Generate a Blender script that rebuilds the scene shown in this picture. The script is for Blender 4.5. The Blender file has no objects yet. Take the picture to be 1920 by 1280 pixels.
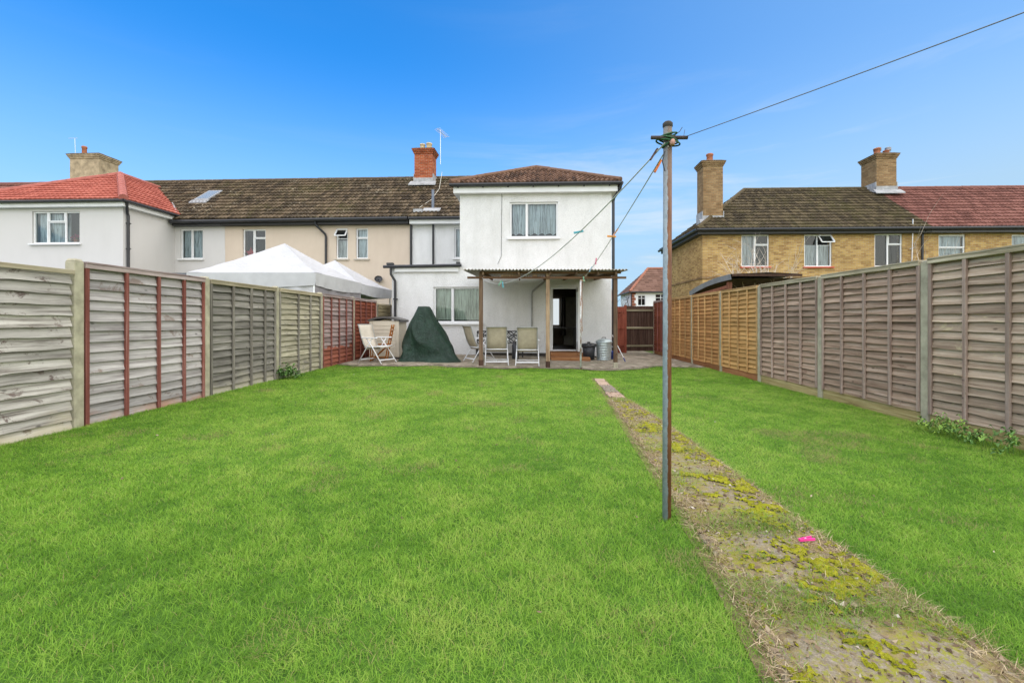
import bpy, math, random
import numpy as np
from mathutils import Vector, Matrix
random.seed(7); np.random.seed(7)
R = math.radians
S = bpy.context.scene
COL = S.collection

# ------------------------------------------------------------------ camera, sky, sun, exposure
cam = bpy.data.cameras.new('camera'); camo = bpy.data.objects.new('camera', cam); COL.objects.link(camo)
camo.location = (0, 0, 1.2); camo.rotation_euler = (R(90), 0, 0)
cam.sensor_width = 36; cam.lens = 36*853/1920; cam.shift_x = -20/1920; cam.shift_y = -40/1920
cam.clip_start = 0.05; cam.clip_end = 3000
S.camera = camo
S.render.resolution_x = 1024; S.render.resolution_y = 682

SUN_EL, SUN_AZ = 60, 158          # degrees; azimuth clockwise from +Y
W = bpy.data.worlds.new('World'); S.world = W; W.use_nodes = True
wn = W.node_tree; wn.nodes.clear()
def wnode(t, **k):
    n = wn.nodes.new(t)
    for a, b in k.items(): setattr(n, a, b)
    return n
sky = wnode('ShaderNodeTexSky', sky_type='NISHITA', sun_disc=False, sun_elevation=R(SUN_EL), sun_rotation=R(SUN_AZ),
            altitude=0, air_density=1.0, dust_density=0.3, ozone_density=3.0)
hs = wnode('ShaderNodeHueSaturation'); hs.inputs['Saturation'].default_value = 1.3; hs.inputs['Value'].default_value = 1.0
tint = wnode('ShaderNodeMixRGB', blend_type='MULTIPLY'); tint.inputs['Fac'].default_value = 1; tint.inputs['Color2'].default_value = (0.78, 0.88, 1.0, 1)
wn.links.new(sky.outputs[0], tint.inputs['Color1']); wn.links.new(tint.outputs[0], hs.inputs['Color'])
def wmath(op, a, b):
    n = wnode('ShaderNodeMath', operation=op)
    for k, v in ((0, a), (1, b)):
        if hasattr(v, 'is_output'): wn.links.new(v, n.inputs[k])
        else: n.inputs[k].default_value = v
    return n.outputs[0]
def wmap(v, a, b, c, d):
    n = wnode('ShaderNodeMapRange', interpolation_type='SMOOTHSTEP'); wn.links.new(v, n.inputs['Value'])
    for k, q in (('From Min', a), ('From Max', b), ('To Min', c), ('To Max', d)): n.inputs[k].default_value = q
    return n.outputs[0]
tc = wnode('ShaderNodeTexCoord'); sx = wnode('ShaderNodeSeparateXYZ'); wn.links.new(tc.outputs['Generated'], sx.inputs[0])
# pale haze towards the horizon and a thin high veil on the eastern side
hz = wmath('ADD', wmap(sx.outputs['Z'], 0.50, 0.0, 0.04, 0.88), wmap(sx.outputs['X'], -0.35, 0.9, 0.0, 0.42))
hz = wmath('MINIMUM', hz, 0.95)
hmix = wnode('ShaderNodeMixRGB'); hmix.inputs['Color2'].default_value = (1.65, 2.45, 3.2, 1)
wn.links.new(hz, hmix.inputs['Fac']); wn.links.new(hs.outputs[0], hmix.inputs['Color1'])
# wisps of cirrus, more of them low down
mp = wnode('ShaderNodeMapping'); mp.inputs['Scale'].default_value = (1.1, 1.1, 7.5); mp.inputs['Rotation'].default_value = (0.0, 0.20, 2.4)
wn.links.new(tc.outputs['Generated'], mp.inputs['Vector'])
cn = wnode('ShaderNodeTexNoise'); cn.inputs['Scale'].default_value = 1.5; cn.inputs['Detail'].default_value = 9; cn.inputs['Roughness'].default_value = 0.6
cn.inputs['Distortion'].default_value = 0.7
wn.links.new(mp.outputs[0], cn.inputs['Vector'])
cl = wmap(cn.outputs['Fac'], 0.50, 0.74, 0.0, 1.0)
cl = wmath('MULTIPLY', cl, wmath('MULTIPLY', wmap(sx.outputs['Z'], 0.50, 0.05, 0.05, 0.95), wmap(sx.outputs['X'], -0.3, 0.25, 0.12, 1.0)))
mx = wnode('ShaderNodeMixRGB'); mx.inputs['Color2'].default_value = (3.0, 3.2, 3.35, 1)
wn.links.new(cl, mx.inputs['Fac']); wn.links.new(hmix.outputs[0], mx.inputs['Color1'])
bg = wnode('ShaderNodeBackground'); bg.inputs['Strength'].default_value = 0.066
wo = wnode('ShaderNodeOutputWorld')
wn.links.new(mx.outputs[0], bg.inputs['Color']); wn.links.new(bg.outputs[0], wo.inputs['Surface'])

sl = bpy.data.lights.new('sun', 'SUN'); sl.energy = 1.5; sl.angle = R(150); sl.color = (1.0, 0.86, 0.61)
so = bpy.data.objects.new('sun', sl); COL.objects.link(so)
sd = Vector((math.sin(R(SUN_AZ))*math.cos(R(SUN_EL)), math.cos(R(SUN_AZ))*math.cos(R(SUN_EL)), math.sin(R(SUN_EL))))
so.rotation_euler = sd.to_track_quat('Z', 'Y').to_euler(); so.location = sd*40
V = S.view_settings
V.view_transform = 'Standard'; V.look = 'None'; V.gamma = 1; V.use_curve_mapping = False; V.exposure = 2.12

# ------------------------------------------------------------------ helpers
def ground(x):                      # the garden falls gently to the right
    return -0.018*max(-6.0, min(6.0, x))
def tag(o, label=None, cat=None, group=None, kind=None):
    if label: o['label'] = label
    if cat: o['category'] = cat
    if group: o['group'] = group
    if kind: o['kind'] = kind
    return o
def empty(name, loc, rz=0.0):
    o = bpy.data.objects.new(name, None); COL.objects.link(o); o.location = loc; o.rotation_euler = (0, 0, rz)
    o.empty_display_size = 0.2
    return o
class MB:
    def __init__(s): s.v = []; s.f = []; s.m = []; s.uv = {}
    def face(s, pts, m=0):
        b = len(s.v); s.v += [tuple(p) for p in pts]; s.f.append(tuple(range(b, b+len(pts)))); s.m.append(m)
    def hexa(s, p, m=0):            # 8 corners: bottom ring 0-3, top ring 4-7
        b = len(s.v); s.v += [tuple(q) for q in p]
        for q in ((0,3,2,1),(4,5,6,7),(0,1,5,4),(1,2,6,5),(2,3,7,6),(3,0,4,7)):
            s.f.append(tuple(b+i for i in q)); s.m.append(m)
        return s
    def box(s, x0, x1, y0, y1, z0, z1, m=0):
        return s.hexa([(x0,y0,z0),(x1,y0,z0),(x1,y1,z0),(x0,y1,z0),(x0,y0,z1),(x1,y0,z1),(x1,y1,z1),(x0,y1,z1)], m)
    def bar(s, p, q, w, h, m=0, up=(0,0,1)):
        p, q = Vector(p), Vector(q); d = (q-p).normalized(); u = Vector(up)
        if abs(d.dot(u)) > 0.98: u = Vector((0,1,0))
        a = d.cross(u).normalized()*w/2; b = a.cross(d).normalized()*h/2
        return s.hexa([p-a-b, p+a-b, q+a-b, q-a-b, p-a+b, p+a+b, q+a+b, q-a+b], m)
    def tube(s, pts, r, n=8, m=0, caps=True):
        pts = [Vector(p) for p in pts]; rr = r if isinstance(r, (list, tuple)) else [r]*len(pts)
        b = len(s.v); prev = None
        for i, p in enumerate(pts):
            d = (pts[min(i+1, len(pts)-1)]-pts[max(i-1, 0)]).normalized()
            if prev is None:
                a = d.cross(Vector((0,0,1)))
                if a.length < 0.05: a = d.cross(Vector((0,1,0)))
            else:
                a = prev - d*prev.dot(d)
            a.normalize(); prev = a; c = d.cross(a)
            for k in range(n):
                t = 2*math.pi*k/n; s.v.append(tuple(p+(a*math.cos(t)+c*math.sin(t))*rr[i]))
        for i in range(len(pts)-1):
            for k in range(n):
                s.f.append((b+i*n+k, b+i*n+(k+1)%n, b+(i+1)*n+(k+1)%n, b+(i+1)*n+k)); s.m.append(m)
        if caps:
            s.f.append(tuple(b+k for k in reversed(range(n)))); s.m.append(m)
            e = b+(len(pts)-1)*n; s.f.append(tuple(e+k for k in range(n))); s.m.append(m)
        return s
    def lathe(s, prof, c=(0,0,0), n=20, m=0):
        b = len(s.v)
        for r, z in prof:
            for k in range(n):
                t = 2*math.pi*k/n; s.v.append((c[0]+r*math.cos(t), c[1]+r*math.sin(t), c[2]+z))
        for i in range(len(prof)-1):
            for k in range(n):
                s.f.append((b+i*n+k, b+i*n+(k+1)%n, b+(i+1)*n+(k+1)%n, b+(i+1)*n+k)); s.m.append(m)
        return s
    def grid(s, P, m=0):            # P[i][j] points
        b = len(s.v); ni, nj = len(P), len(P[0])
        for row in P: s.v += [tuple(p) for p in row]
        for i in range(ni-1):
            for j in range(nj-1):
                s.f.append((b+i*nj+j, b+i*nj+j+1, b+(i+1)*nj+j+1, b+(i+1)*nj+j)); s.m.append(m)
        return s
    def mesh(s, name, mats, off=(0,0,0), smooth=False):
        me = bpy.data.meshes.new(name)
        ox, oy, oz = off
        me.from_pydata([(x-ox, y-oy, z-oz) for x, y, z in s.v], [], s.f)
        for mt in (mats if isinstance(mats, (list, tuple)) else [mats]): me.materials.append(mt)
        if any(s.m): me.polygons.foreach_set('material_index', s.m)
        if smooth: me.polygons.foreach_set('use_smooth', [True]*len(s.f))
        if s.uv:
            ul = me.uv_layers.new(name='UVMap'); li = np.empty(len(me.loops), dtype=np.int32); me.loops.foreach_get('vertex_index', li)
            arr = np.zeros((len(s.v), 2), dtype=np.float32)
            for k, q in s.uv.items(): arr[k] = q
            ul.data.foreach_set('uv', arr[li].ravel())
        me.update()
        return me
    def build(s, name, mats, parent=None, off=(0,0,0), smooth=False, bevel=0):
        o = bpy.data.objects.new(name, s.mesh(name, mats, off, smooth)); COL.objects.link(o)
        if parent: o.parent = parent
        if bevel:
            b = o.modifiers.new('bevel', 'BEVEL'); b.width = bevel; b.segments = 2; b.limit_method = 'ANGLE'
        return o
def link(name, me, parent=None, loc=(0,0,0), rot=(0,0,0)):
    o = bpy.data.objects.new(name, me); COL.objects.link(o); o.location = loc; o.rotation_euler = rot
    if parent: o.parent = parent
    return o
def copy_tree(o, parent=None):
    c = o.copy(); COL.objects.link(c); c.parent = parent
    for ch in list(o.children): copy_tree(ch, c)
    return c

# value noise in numpy
_H = np.random.RandomState(3).rand(256, 256)
def vnoise(x, y, sc=1.0, seed=0):
    x = np.asarray(x, float)*sc+seed*17.3; y = np.asarray(y, float)*sc+seed*9.7
    xi = np.floor(x).astype(int); yi = np.floor(y).astype(int); fx = x-xi; fy = y-yi
    fx = fx*fx*(3-2*fx); fy = fy*fy*(3-2*fy)
    g = lambda a, b: _H[a % 256, b % 256]
    return (g(xi, yi)*(1-fx)+g(xi+1, yi)*fx)*(1-fy)+(g(xi, yi+1)*(1-fx)+g(xi+1, yi+1)*fx)*fy
def fbm(x, y, sc=1.0, seed=0, o=4):
    t = 0; a = 0.5; s = 0
    for k in range(o): t = t+a*vnoise(x, y, sc*2**k, seed+k); s += a; a *= 0.5
    return t/s

# ------------------------------------------------------------------ materials
class NM:
    def __init__(s, name, rough=0.8, spec=0.3, metal=0.0):
        s.mat = bpy.data.materials.new(name); s.mat.use_nodes = True; s.t = s.mat.node_tree
        s.b = s.t.nodes['Principled BSDF']; s.out = s.t.nodes['Material Output']
        s.b.inputs['Roughness'].default_value = rough; s.b.inputs['Specular IOR Level'].default_value = spec; s.b.inputs['Metallic'].default_value = metal
    def n(s, typ, ins=None, **k):
        q = s.t.nodes.new(typ)
        for a, b in k.items(): setattr(q, a, b)
        for a, b in (ins or {}).items(): s.set(q.inputs[a], b)
        return q
    def set(s, sock, v):
        if hasattr(v, 'is_output'): s.t.links.new(v, sock)
        elif isinstance(v, bpy.types.Node): s.t.links.new(v.outputs[0], sock)
        else: sock.default_value = v
    def coord(s, stretch=(1,1,1), rnd=False, kind='Object'):
        v = s.n('ShaderNodeTexCoord').outputs[kind]
        if rnd:
            oi = s.n('ShaderNodeObjectInfo'); mu = s.n('ShaderNodeMath', {0: oi.outputs['Random'], 1: 57.0}, operation='MULTIPLY')
            v = s.n('ShaderNodeVectorMath', {0: v, 1: s.n('ShaderNodeCombineXYZ', {0: mu, 1: mu, 2: mu})}, operation='ADD')
        return s.n('ShaderNodeMapping', {'Vector': v, 'Scale': stretch})
    def noise(s, vec, scale, detail=5, rough=0.6, dist=0.0):
        return s.n('ShaderNodeTexNoise', {'Vector': vec, 'Scale': scale, 'Detail': detail, 'Roughness': rough, 'Distortion': dist}).outputs['Fac']
    def ramp(s, fac, stops, interp='LINEAR'):
        r = s.n('ShaderNodeValToRGB', {'Fac': fac}); cr = r.color_ramp; cr.interpolation = interp
        while len(cr.elements) < len(stops): cr.elements.new(0.5)
        for e, (p, c) in zip(cr.elements, stops):
            e.position = p; e.color = (c, c, c, 1) if isinstance(c, (int, float)) else (*c, 1)
        return r.outputs['Color']
    def mix(s, fac, a, b, mode='MIX'):
        q = s.n('ShaderNodeMixRGB', {'Fac': fac}, blend_type=mode)
        for k, v in (('Color1', a), ('Color2', b)):
            s.set(q.inputs[k], (*v, 1) if isinstance(v, tuple) and len(v) == 3 else v)
        return q.outputs[0]
    def bump(s, h, strength=0.3, dist=0.01):
        q = s.n('ShaderNodeBump', {'Height': h, 'Strength': strength, 'Distance': dist})
        s.t.links.new(q.outputs[0], s.b.inputs['Normal'])
    def base(s, c): s.set(s.b.inputs['Base Color'], (*c, 1) if isinstance(c, tuple) else c); return s.mat
    def randval(s, c, lo, hi):
        oi = s.n('ShaderNodeObjectInfo'); m_ = s.n('ShaderNodeMapRange', {'Value': oi.outputs['Random'], 'To Min': lo, 'To Max': hi})
        return s.n('ShaderNodeHueSaturation', {'Color': c, 'Value': m_.outputs[0]}).outputs[0]

def plain(name, c, rough=0.6, spec=0.4, metal=0.0, var=0.15, sc=6, bump=0.08, bs=60):
    m = NM(name, rough, spec, metal); v = m.coord(rnd=True)
    d = tuple(x*(1-var) for x in c); e = tuple(min(1, x*(1+var)) for x in c)
    m.bump(m.noise(v, bs), bump, 0.004)
    return m.base(m.ramp(m.noise(v, sc), [(0.3, d), (0.7, e)]))
def render_wall(name, c, dirt, amount=0.4, pebble=130, bump=0.6, bd=0.012):
    m = NM(name, 0.92, 0.15); v = m.coord()
    big = m.noise(v, 0.7, 6); streak = m.noise(m.coord((1.6, 1.6, 0.5)), 1.6, 6, 0.7)
    f = m.ramp(m.mix(0.5, big, streak), [(0.45, 0.0), (0.8, amount)])
    col = m.mix(f, c, dirt)
    peb = m.noise(v, pebble, 2, 0.5)
    col = m.mix(m.ramp(peb, [(0.3, 0.34), (0.5, 0.0)]), col, tuple(x*0.55 for x in c))
    m.bump(peb, bump, bd)
    return m.base(col)
def wood(name, dark, mid, light, patch=None, pth=0.56, psc=3.0, rough=0.85, grain=26, lo=0.75, hi=1.2, axis=0, low=None):
    m = NM(name, rough, 0.15); st = [grain]*3; st[axis] = 1.2
    v = m.coord(tuple(st), rnd=True); g = m.noise(v, 1.0, 6, 0.65, 0.4)
    col = m.ramp(g, [(0.34, dark), (0.5, mid), (0.66, light)])
    v2 = m.coord((1.0, 1.0, 1.6) if axis == 0 else (1, 1, 1), rnd=True)
    blot = m.noise(v2, 2.2, 5, 0.65)
    col = m.mix(m.ramp(blot, [(0.35, 0.0), (0.75, 0.5)]), col, tuple(x*0.62 for x in mid))
    if patch:
        col = m.mix(m.ramp(m.noise(v2, psc, 6, 0.7, 0.5), [(pth, 0.0), (pth+0.06, 0.9)]), col, patch)
    kn = m.n('ShaderNodeTexVoronoi', {'Vector': m.coord((3.2, 1, 7.0), rnd=True), 'Scale': 1.0}).outputs['Distance']
    col = m.mix(m.ramp(kn, [(0.05, 0.75), (0.11, 0.0)]), col, tuple(x*0.4 for x in dark))
    if low:                         # stain that climbs from the panel foot (world height)
        gx = m.n('ShaderNodeSeparateXYZ', {0: m.n('ShaderNodeNewGeometry').outputs['Position']})
        hh = m.n('ShaderNodeMath', {0: gx.outputs['Z'], 1: m.n('ShaderNodeMath', {0: m.noise(v2, 1.4, 4), 1: 0.9}, operation='MULTIPLY')}, operation='ADD')
        col = m.mix(m.ramp(hh, [(low[1], 0.92), (low[1]+0.25, 0.0)]), col, low[0])
    st2 = [grain*3.2]*3; st2[axis] = 1.6
    ck = m.noise(m.coord(tuple(st2), rnd=True), 1.0, 4, 0.6)
    col = m.mix(m.ramp(ck, [(0.27, 0.75), (0.37, 0.0)]), col, tuple(x*0.35 for x in dark))
    m.bump(g, 0.6, 0.008)
    return m.base(m.randval(col, lo, hi))
def tile_mat(name, cols, lichen=None, lth=0.93, moss=None, rough=0.85, mth=0.52):
    m = NM(name, rough, 0.2); uv = m.n('ShaderNodeTexCoord').outputs['UV']
    fl = m.n('ShaderNodeVectorMath', {0: uv}, operation='FLOOR')
    wnz = m.n('ShaderNodeTexWhiteNoise', {'Vector': fl}, noise_dimensions='2D')
    v = m.coord(); big = m.noise(v, 0.5, 6); fine = m.noise(v, 16, 5, 0.7)
    f = m.mix(0.30, m.mix(0.45, wnz.outputs['Value'], fine), big)
    col = m.ramp(f, [(0.3, cols[0]), (0.5, cols[1]), (0.7, cols[2])])
    if moss: col = m.mix(m.ramp(m.mix(0.5, big, m.noise(v, 5, 5)), [(mth, 0.0), (mth+0.14, 0.75)]), col, moss)
    if lichen:
        sp = m.mix(0.30, m.mix(0.5, m.noise(v, 34, 3, 0.75), m.noise(v, 9, 2)), m.noise(v, 0.9, 3))
        col = m.mix(m.ramp(sp, [(lth, 0.0), (lth+0.05, 0.85)]), col, lichen)
    m.bump(fine, 0.4, 0.01)
    return m.base(col)
def brick_mat(name, c1, c2, mortar, dirt=0.3):
    m = NM(name, 0.9, 0.15); p = m.n('ShaderNodeSeparateXYZ', {0: m.n('ShaderNodeTexCoord').outputs['Object']})
    xy = m.n('ShaderNodeMath', {0: p.outputs['X'], 1: p.outputs['Y']}, operation='ADD')
    vec = m.n('ShaderNodeCombineXYZ', {0: xy, 1: p.outputs['Z']})
    br = m.n('ShaderNodeTexBrick', {'Vector': vec, 'Color1': (*c1, 1), 'Color2': (*c2, 1), 'Mortar': (*mortar, 1), 'Scale': 1.0, 'Mortar Size': 0.009,
             'Mortar Smooth': 0.3, 'Bias': 0.0, 'Brick Width': 0.23, 'Row Height': 0.076})
    v = m.coord()
    col = m.mix(m.ramp(m.noise(v, 0.9, 7, 0.65), [(0.42, 0.0), (0.75, dirt)]), br.outputs['Color'], tuple(x*0.3 for x in c1))
    dk = m.n('ShaderNodeTexWhiteNoise', {'Vector': m.n('ShaderNodeVectorMath', {0: m.n('ShaderNodeVectorMath', {0: vec, 1: (0.23, 0.076, 1.0)}, operation='DIVIDE')}, operation='FLOOR')}, noise_dimensions='2D')
    col = m.mix(m.ramp(dk.outputs['Value'], [(0.72, 0.0), (0.9, 0.45)]), col, tuple(x*0.45 for x in c2))
    h = m.mix(0.35, m.n('ShaderNodeInvert', {'Color': br.outputs['Fac']}).outputs[0], m.noise(v, 90))
    m.bump(h, 0.7, 0.012)
    return m.base(col)

white_render = render_wall('white_roughcast', (0.76, 0.76, 0.745), (0.40, 0.40, 0.36), 0.6, 62, 0.9, 0.025)
grey_render = render_wall('smooth_grey_render', (0.585, 0.57, 0.55), (0.45, 0.435, 0.41), 0.35, 220, 0.1, 0.004)
beige_render = render_wall('beige_render', (0.60, 0.505, 0.405), (0.42, 0.33, 0.245), 0.45, 220, 0.15, 0.004)
upvc = plain('white_upvc', (0.74, 0.745, 0.74), 0.35, 0.45, var=0.04, bump=0.02)
white_paint = plain('white_painted_board', (0.70, 0.705, 0.70), 0.5, 0.4, var=0.07, sc=2.5)
black_plastic = plain('black_plastic', (0.022, 0.023, 0.026), 0.4, 0.45, var=0.25)
dark_inside = plain('dark_room', (0.022, 0.022, 0.022), 0.9, 0.1)  # near-black colour of the shallow back panels stands in for unlit rooms
lead = plain('lead_flashing', (0.33, 0.335, 0.34), 0.6, 0.4, var=0.3, sc=5)
red_sill = plain('red_painted_sill', (0.55, 0.09, 0.045), 0.6, 0.4, var=0.2)
stone_sill = plain('sill_stone', (0.5, 0.45, 0.38), 0.85, 0.2, var=0.2)
terrace_tile = tile_mat('weathered_concrete_tile', [(0.03, 0.021, 0.012), (0.066, 0.047, 0.027), (0.125, 0.09, 0.055)], (0.46, 0.40, 0.29), 0.572, (0.06, 0.055, 0.014))
right_tile = tile_mat('olive_weathered_tile', [(0.03, 0.022, 0.012), (0.06, 0.045, 0.024), (0.105, 0.08, 0.043)], (0.38, 0.33, 0.23), 0.60, (0.055, 0.05, 0.013), mth=0.5)
pantile = tile_mat('brown_pantile', [(0.05, 0.028, 0.017), (0.105, 0.055, 0.033), (0.19, 0.11, 0.072)], (0.4, 0.33, 0.26), 0.64, (0.07, 0.06, 0.03), mth=0.58)
red_tile = tile_mat('new_red_tile', [(0.27, 0.07, 0.05), (0.355, 0.098, 0.068), (0.43, 0.135, 0.098)], (0.3, 0.2, 0.15), 0.63)
brown_red_tile = tile_mat('brown_red_tile', [(0.10, 0.04, 0.03), (0.165, 0.068, 0.052), (0.225, 0.10, 0.078)], (0.4, 0.3, 0.2), 0.66, (0.2, 0.12, 0.04), mth=0.62)
far_tile = tile_mat('far_brown_tile', [(0.11, 0.06, 0.043), (0.155, 0.086, 0.062), (0.2, 0.115, 0.086)])
yellow_brick = brick_mat('yellow_stock_brick', (0.56, 0.37, 0.13), (0.36, 0.20, 0.07), (0.44, 0.36, 0.23), 0.4)
red_brick = brick_mat('orange_red_brick', (0.42, 0.105, 0.035), (0.32, 0.07, 0.03), (0.42, 0.27, 0.19), 0.35)
stack_brick = brick_mat('weathered_stack_brick', (0.36, 0.24, 0.12), (0.27, 0.16, 0.075), (0.22, 0.17, 0.11), 0.7)
cream_stack = plain('rendered_stack', (0.36, 0.29, 0.19), 0.9, 0.15, var=0.4, sc=3.5, bump=0.5, bs=30)
terracotta = plain('terracotta', (0.34, 0.13, 0.07), 0.75, 0.2, var=0.25)
cream_pot = plain('cream_pot', (0.55, 0.45, 0.3), 0.75, 0.2, var=0.25)
dark_stone = plain('sooty_capping', (0.14, 0.1, 0.065), 0.9, 0.1, var=0.4)
alu = plain('aluminium', (0.66, 0.67, 0.69), 0.35, 0.5, 0.75, var=0.1)
alu_white = plain('white_coated_tube', (0.74, 0.75, 0.77), 0.4, 0.5, 0.0, var=0.08)
sling = plain('beige_mesh_sling', (0.41, 0.355, 0.26), 0.85, 0.15, var=0.18, sc=5, bump=0.5, bs=400)
sling_pale = plain('pale_mesh_sling', (0.55, 0.5, 0.42), 0.85, 0.15, var=0.12, sc=5, bump=0.5, bs=400)
concrete = plain('concrete_post', (0.37, 0.345, 0.255), 0.9, 0.15, var=0.28, sc=7, bump=0.5, bs=90)
orange_wood = wood('orange_stained_wood', (0.2, 0.06, 0.015), (0.36, 0.13, 0.03), (0.46, 0.2, 0.06))

def glass_mat(name='window_glass', fac=0.01):
    m = NM(name); t = m.t
    tr = m.n('ShaderNodeBsdfTransparent', {'Color': (0.72, 0.78, 0.79, 1)}); gl = m.n('ShaderNodeBsdfGlossy', {'Color': (0.9, 0.95, 1, 1), 'Roughness': 0.03})
    lw = m.n('ShaderNodeFresnel', {'IOR': 1.5}); f = m.n('ShaderNodeMath', {0: lw, 1: fac}, operation='ADD')
    ms = m.n('ShaderNodeMixShader', {0: f, 1: tr, 2: gl}); t.links.new(ms.outputs[0], m.out.inputs['Surface'])
    return m.mat
glass = glass_mat()
def curtain_mat(name, c):
    m = NM(name, 0.9, 0.1); v = m.coord((16, 16, 1.0), rnd=True)
    m.base(m.ramp(m.noise(v, 1.4, 5, 0.7), [(0.34, tuple(x*0.28 for x in c)), (0.56, c)]))  # darker vertical bands put the shade of the folds into the cloth colour
    return m.mat
net = curtain_mat('net_curtain', (0.70, 0.76, 0.78)); green_curtain = curtain_mat('green_grey_curtain', (0.66, 0.71, 0.58))
white_curtain = curtain_mat('white_curtain', (0.75, 0.75, 0.74))

# ------------------------------------------------------------------ ground, lawn, path and patio
m = NM('rough_ground', 0.95, 0.1); v = m.coord()
gm = m.base(m.ramp(m.noise(v, 0.6, 8), [(0.3, (0.05, 0.085, 0.02)), (0.6, (0.09, 0.13, 0.03)), (0.8, (0.13, 0.11, 0.06))]))
b = MB(); b.face([(-900, -400, -0.22), (900, -400, -0.22), (900, 1800, -0.22), (-900, 1800, -0.22)])
tag(b.build('ground', gm), kind='structure')

LX, RX = -4.685, 4.995
def lawn_z(x, y): return -0.018*np.clip(x, -6, 6)+0.02*(fbm(x, y, 0.7, 5, 2)-0.5)
m = NM('lawn_soil', 0.95, 0.1); v = m.coord()
soil = m.ramp(m.noise(v, 14, 8, 0.7), [(0.35, (0.045, 0.10, 0.018)), (0.55, (0.08, 0.17, 0.026)), (0.75, (0.14, 0.22, 0.045))])
m.bump(m.noise(v, 70), 0.5, 0.01); lawn_m = m.base(soil)
b = MB(); xs = np.linspace(LX-0.1, RX+0.1, 60); ys = np.linspace(-3, 13.2, 90)
XX, YY = np.meshgrid(xs, ys); ZZ = lawn_z(XX, YY)
b.grid([[(XX[i, j], YY[i, j], ZZ[i, j]-0.006) for j in range(60)] for i in range(90)])
tag(b.build('lawn', lawn_m, smooth=True), kind='structure')

# patio: concrete base with block paving
m = NM('patio_bed', 0.95, 0.1); v = m.coord()
bed = m.base(m.ramp(m.noise(v, 5, 8, 0.7), [(0.3, (0.10, 0.085, 0.06)), (0.6, (0.2, 0.175, 0.13)), (0.8, (0.27, 0.24, 0.19))]))
def pat_edge(x): return 11.45+0.12*math.sin(x*2.1)+0.08*math.sin(x*5.3+1)+(0.9*max(0, min(1, (x-2.4)/1.2)))
b = MB(); n = 80; rows = []
for i in range(n+1):
    x = LX+(RX-LX)*i/n; rows.append([(x, pat_edge(x)-0.25, ground(x)+0.012), (x, 22.0, ground(x)+0.012)])
b.grid(rows)
patio = tag(b.build('patio', bed), kind='structure')
m = NM('block_paving', 0.9, 0.15); v = m.coord()
geo = m.n('ShaderNodeNewGeometry')
pc = m.ramp(geo.outputs['Random Per Island'], [(0.0, (0.22, 0.185, 0.14)), (0.5, (0.32, 0.275, 0.215)), (1.0, (0.42, 0.36, 0.285))])
pc = m.mix(m.ramp(m.noise(v, 1.6, 6), [(0.4, 0.0), (0.7, 0.6)]), pc, (0.17, 0.165, 0.10))
pave_m = m.base(pc)
b = MB(); c45, s45 = math.cos(R(45)), math.sin(R(45))
def paver(u, w, du, dw):
    q = []
    g = 0.005; z = random.uniform(0, 0.005)
    for a, d in ((u+g, w+g), (u+du-g, w+g), (u+du-g, w+dw-g), (u+g, w+dw-g)):
        q.append((a*c45-d*s45, a*s45+d*c45+14.2))
    cx_ = sum(p[0] for p in q)/4; cy_ = sum(p[1] for p in q)/4
    if cx_ < LX+0.1 or cx_ > RX-0.06 or cy_ > 20.0 or cy_ < pat_edge(cx_)+0.05*math.sin(cx_*31): return
    zb = ground(cx_)
    b.hexa([(x, y, zb) for x, y in q]+[(x, y, zb+0.026+z) for x, y in q])
for i in range(-50, 50):
    for j in range(-18, 19):
        u = i*0.1+j*0.2; w = i*0.1-j*0.2            # herringbone
        paver(u, w, 0.2, 0.1); paver(u+0.2, w-0.1+0.0, 0.1, 0.2)
tag(b.build('paver', pave_m, patio), kind='stuff')

# path: broken concrete slabs, then small stones near the patio
def path_l(y): return np.interp(y, [0.8, 1.5, 2.4, 3.4, 4.5, 6.0, 6.9, 7.2, 9.5], [0.80, 0.86, 0.98, 1.05, 1.13, 1.25, 1.33, 1.36, 1.48])
def path_r(y): return np.interp(y, [0.8, 2.0, 2.8, 5.2, 6.9, 7.2, 9.5], [1.72, 1.70, 1.66, 1.66, 1.60, 1.58, 1.67])
m = NM('path_soil', 0.95, 0.1); v = m.coord()
psoil = m.base(m.ramp(m.noise(v, 12, 8, 0.75), [(0.3, (0.09, 0.065, 0.04)), (0.55, (0.22, 0.165, 0.10)), (0.75, (0.36, 0.29, 0.18))])); m.bump(m.noise(v, 60), 0.8, 0.015)
b = MB(); rows = []
for y in np.linspace(0.6, 9.6, 60): 
    l, r = float(path_l(y))-0.06, float(path_r(y))+0.06
    rows.append([(l+(r-l)*k/6, y, float(lawn_z(l+(r-l)*k/6, y))-0.002+0.006*random.random()) for k in range(7)])
b.grid(rows); path = tag(b.build('path', psoil, smooth=True), kind='structure')
m = NM('mossy_concrete', 0.93, 0.15); v = m.coord(rnd=True)
cc = m.ramp(m.mix(.5, m.noise(v, 38, 8, 0.75), m.noise(v, 150, 5, .8)), [(0.34, (0.10, 0.085, 0.06)), (0.5, (0.245, 0.21, 0.155)), (0.66, (0.41, 0.36, 0.28))])
cc = m.mix(m.ramp(m.noise(v, 8, 8, 0.8), [(0.46, 0.0), (0.56, 0.8)]), cc, (0.25, 0.20, 0.06))
cc = m.mix(m.ramp(m.noise(v, 14, 8, 0.8), [(0.52, 0.0), (0.58, 0.85)]), cc, (0.19, 0.145, 0.085))
fm = m.mix(.5, m.noise(v, 6, 5, .7), m.noise(v, 48, 4, .7))
cc = m.mix(m.ramp(fm, [(.50, 0.0), (.57, .85)]), cc, (.24, .245, .025))
cc = m.mix(m.ramp(m.noise(v, 85, 3, .8), [(.60, 0.0), (.68, .8)]), cc, (.09, .065, .04))
m.bump(m.noise(v, 120, 3), 0.7, 0.008); slab_m = m.base(cc)
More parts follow.
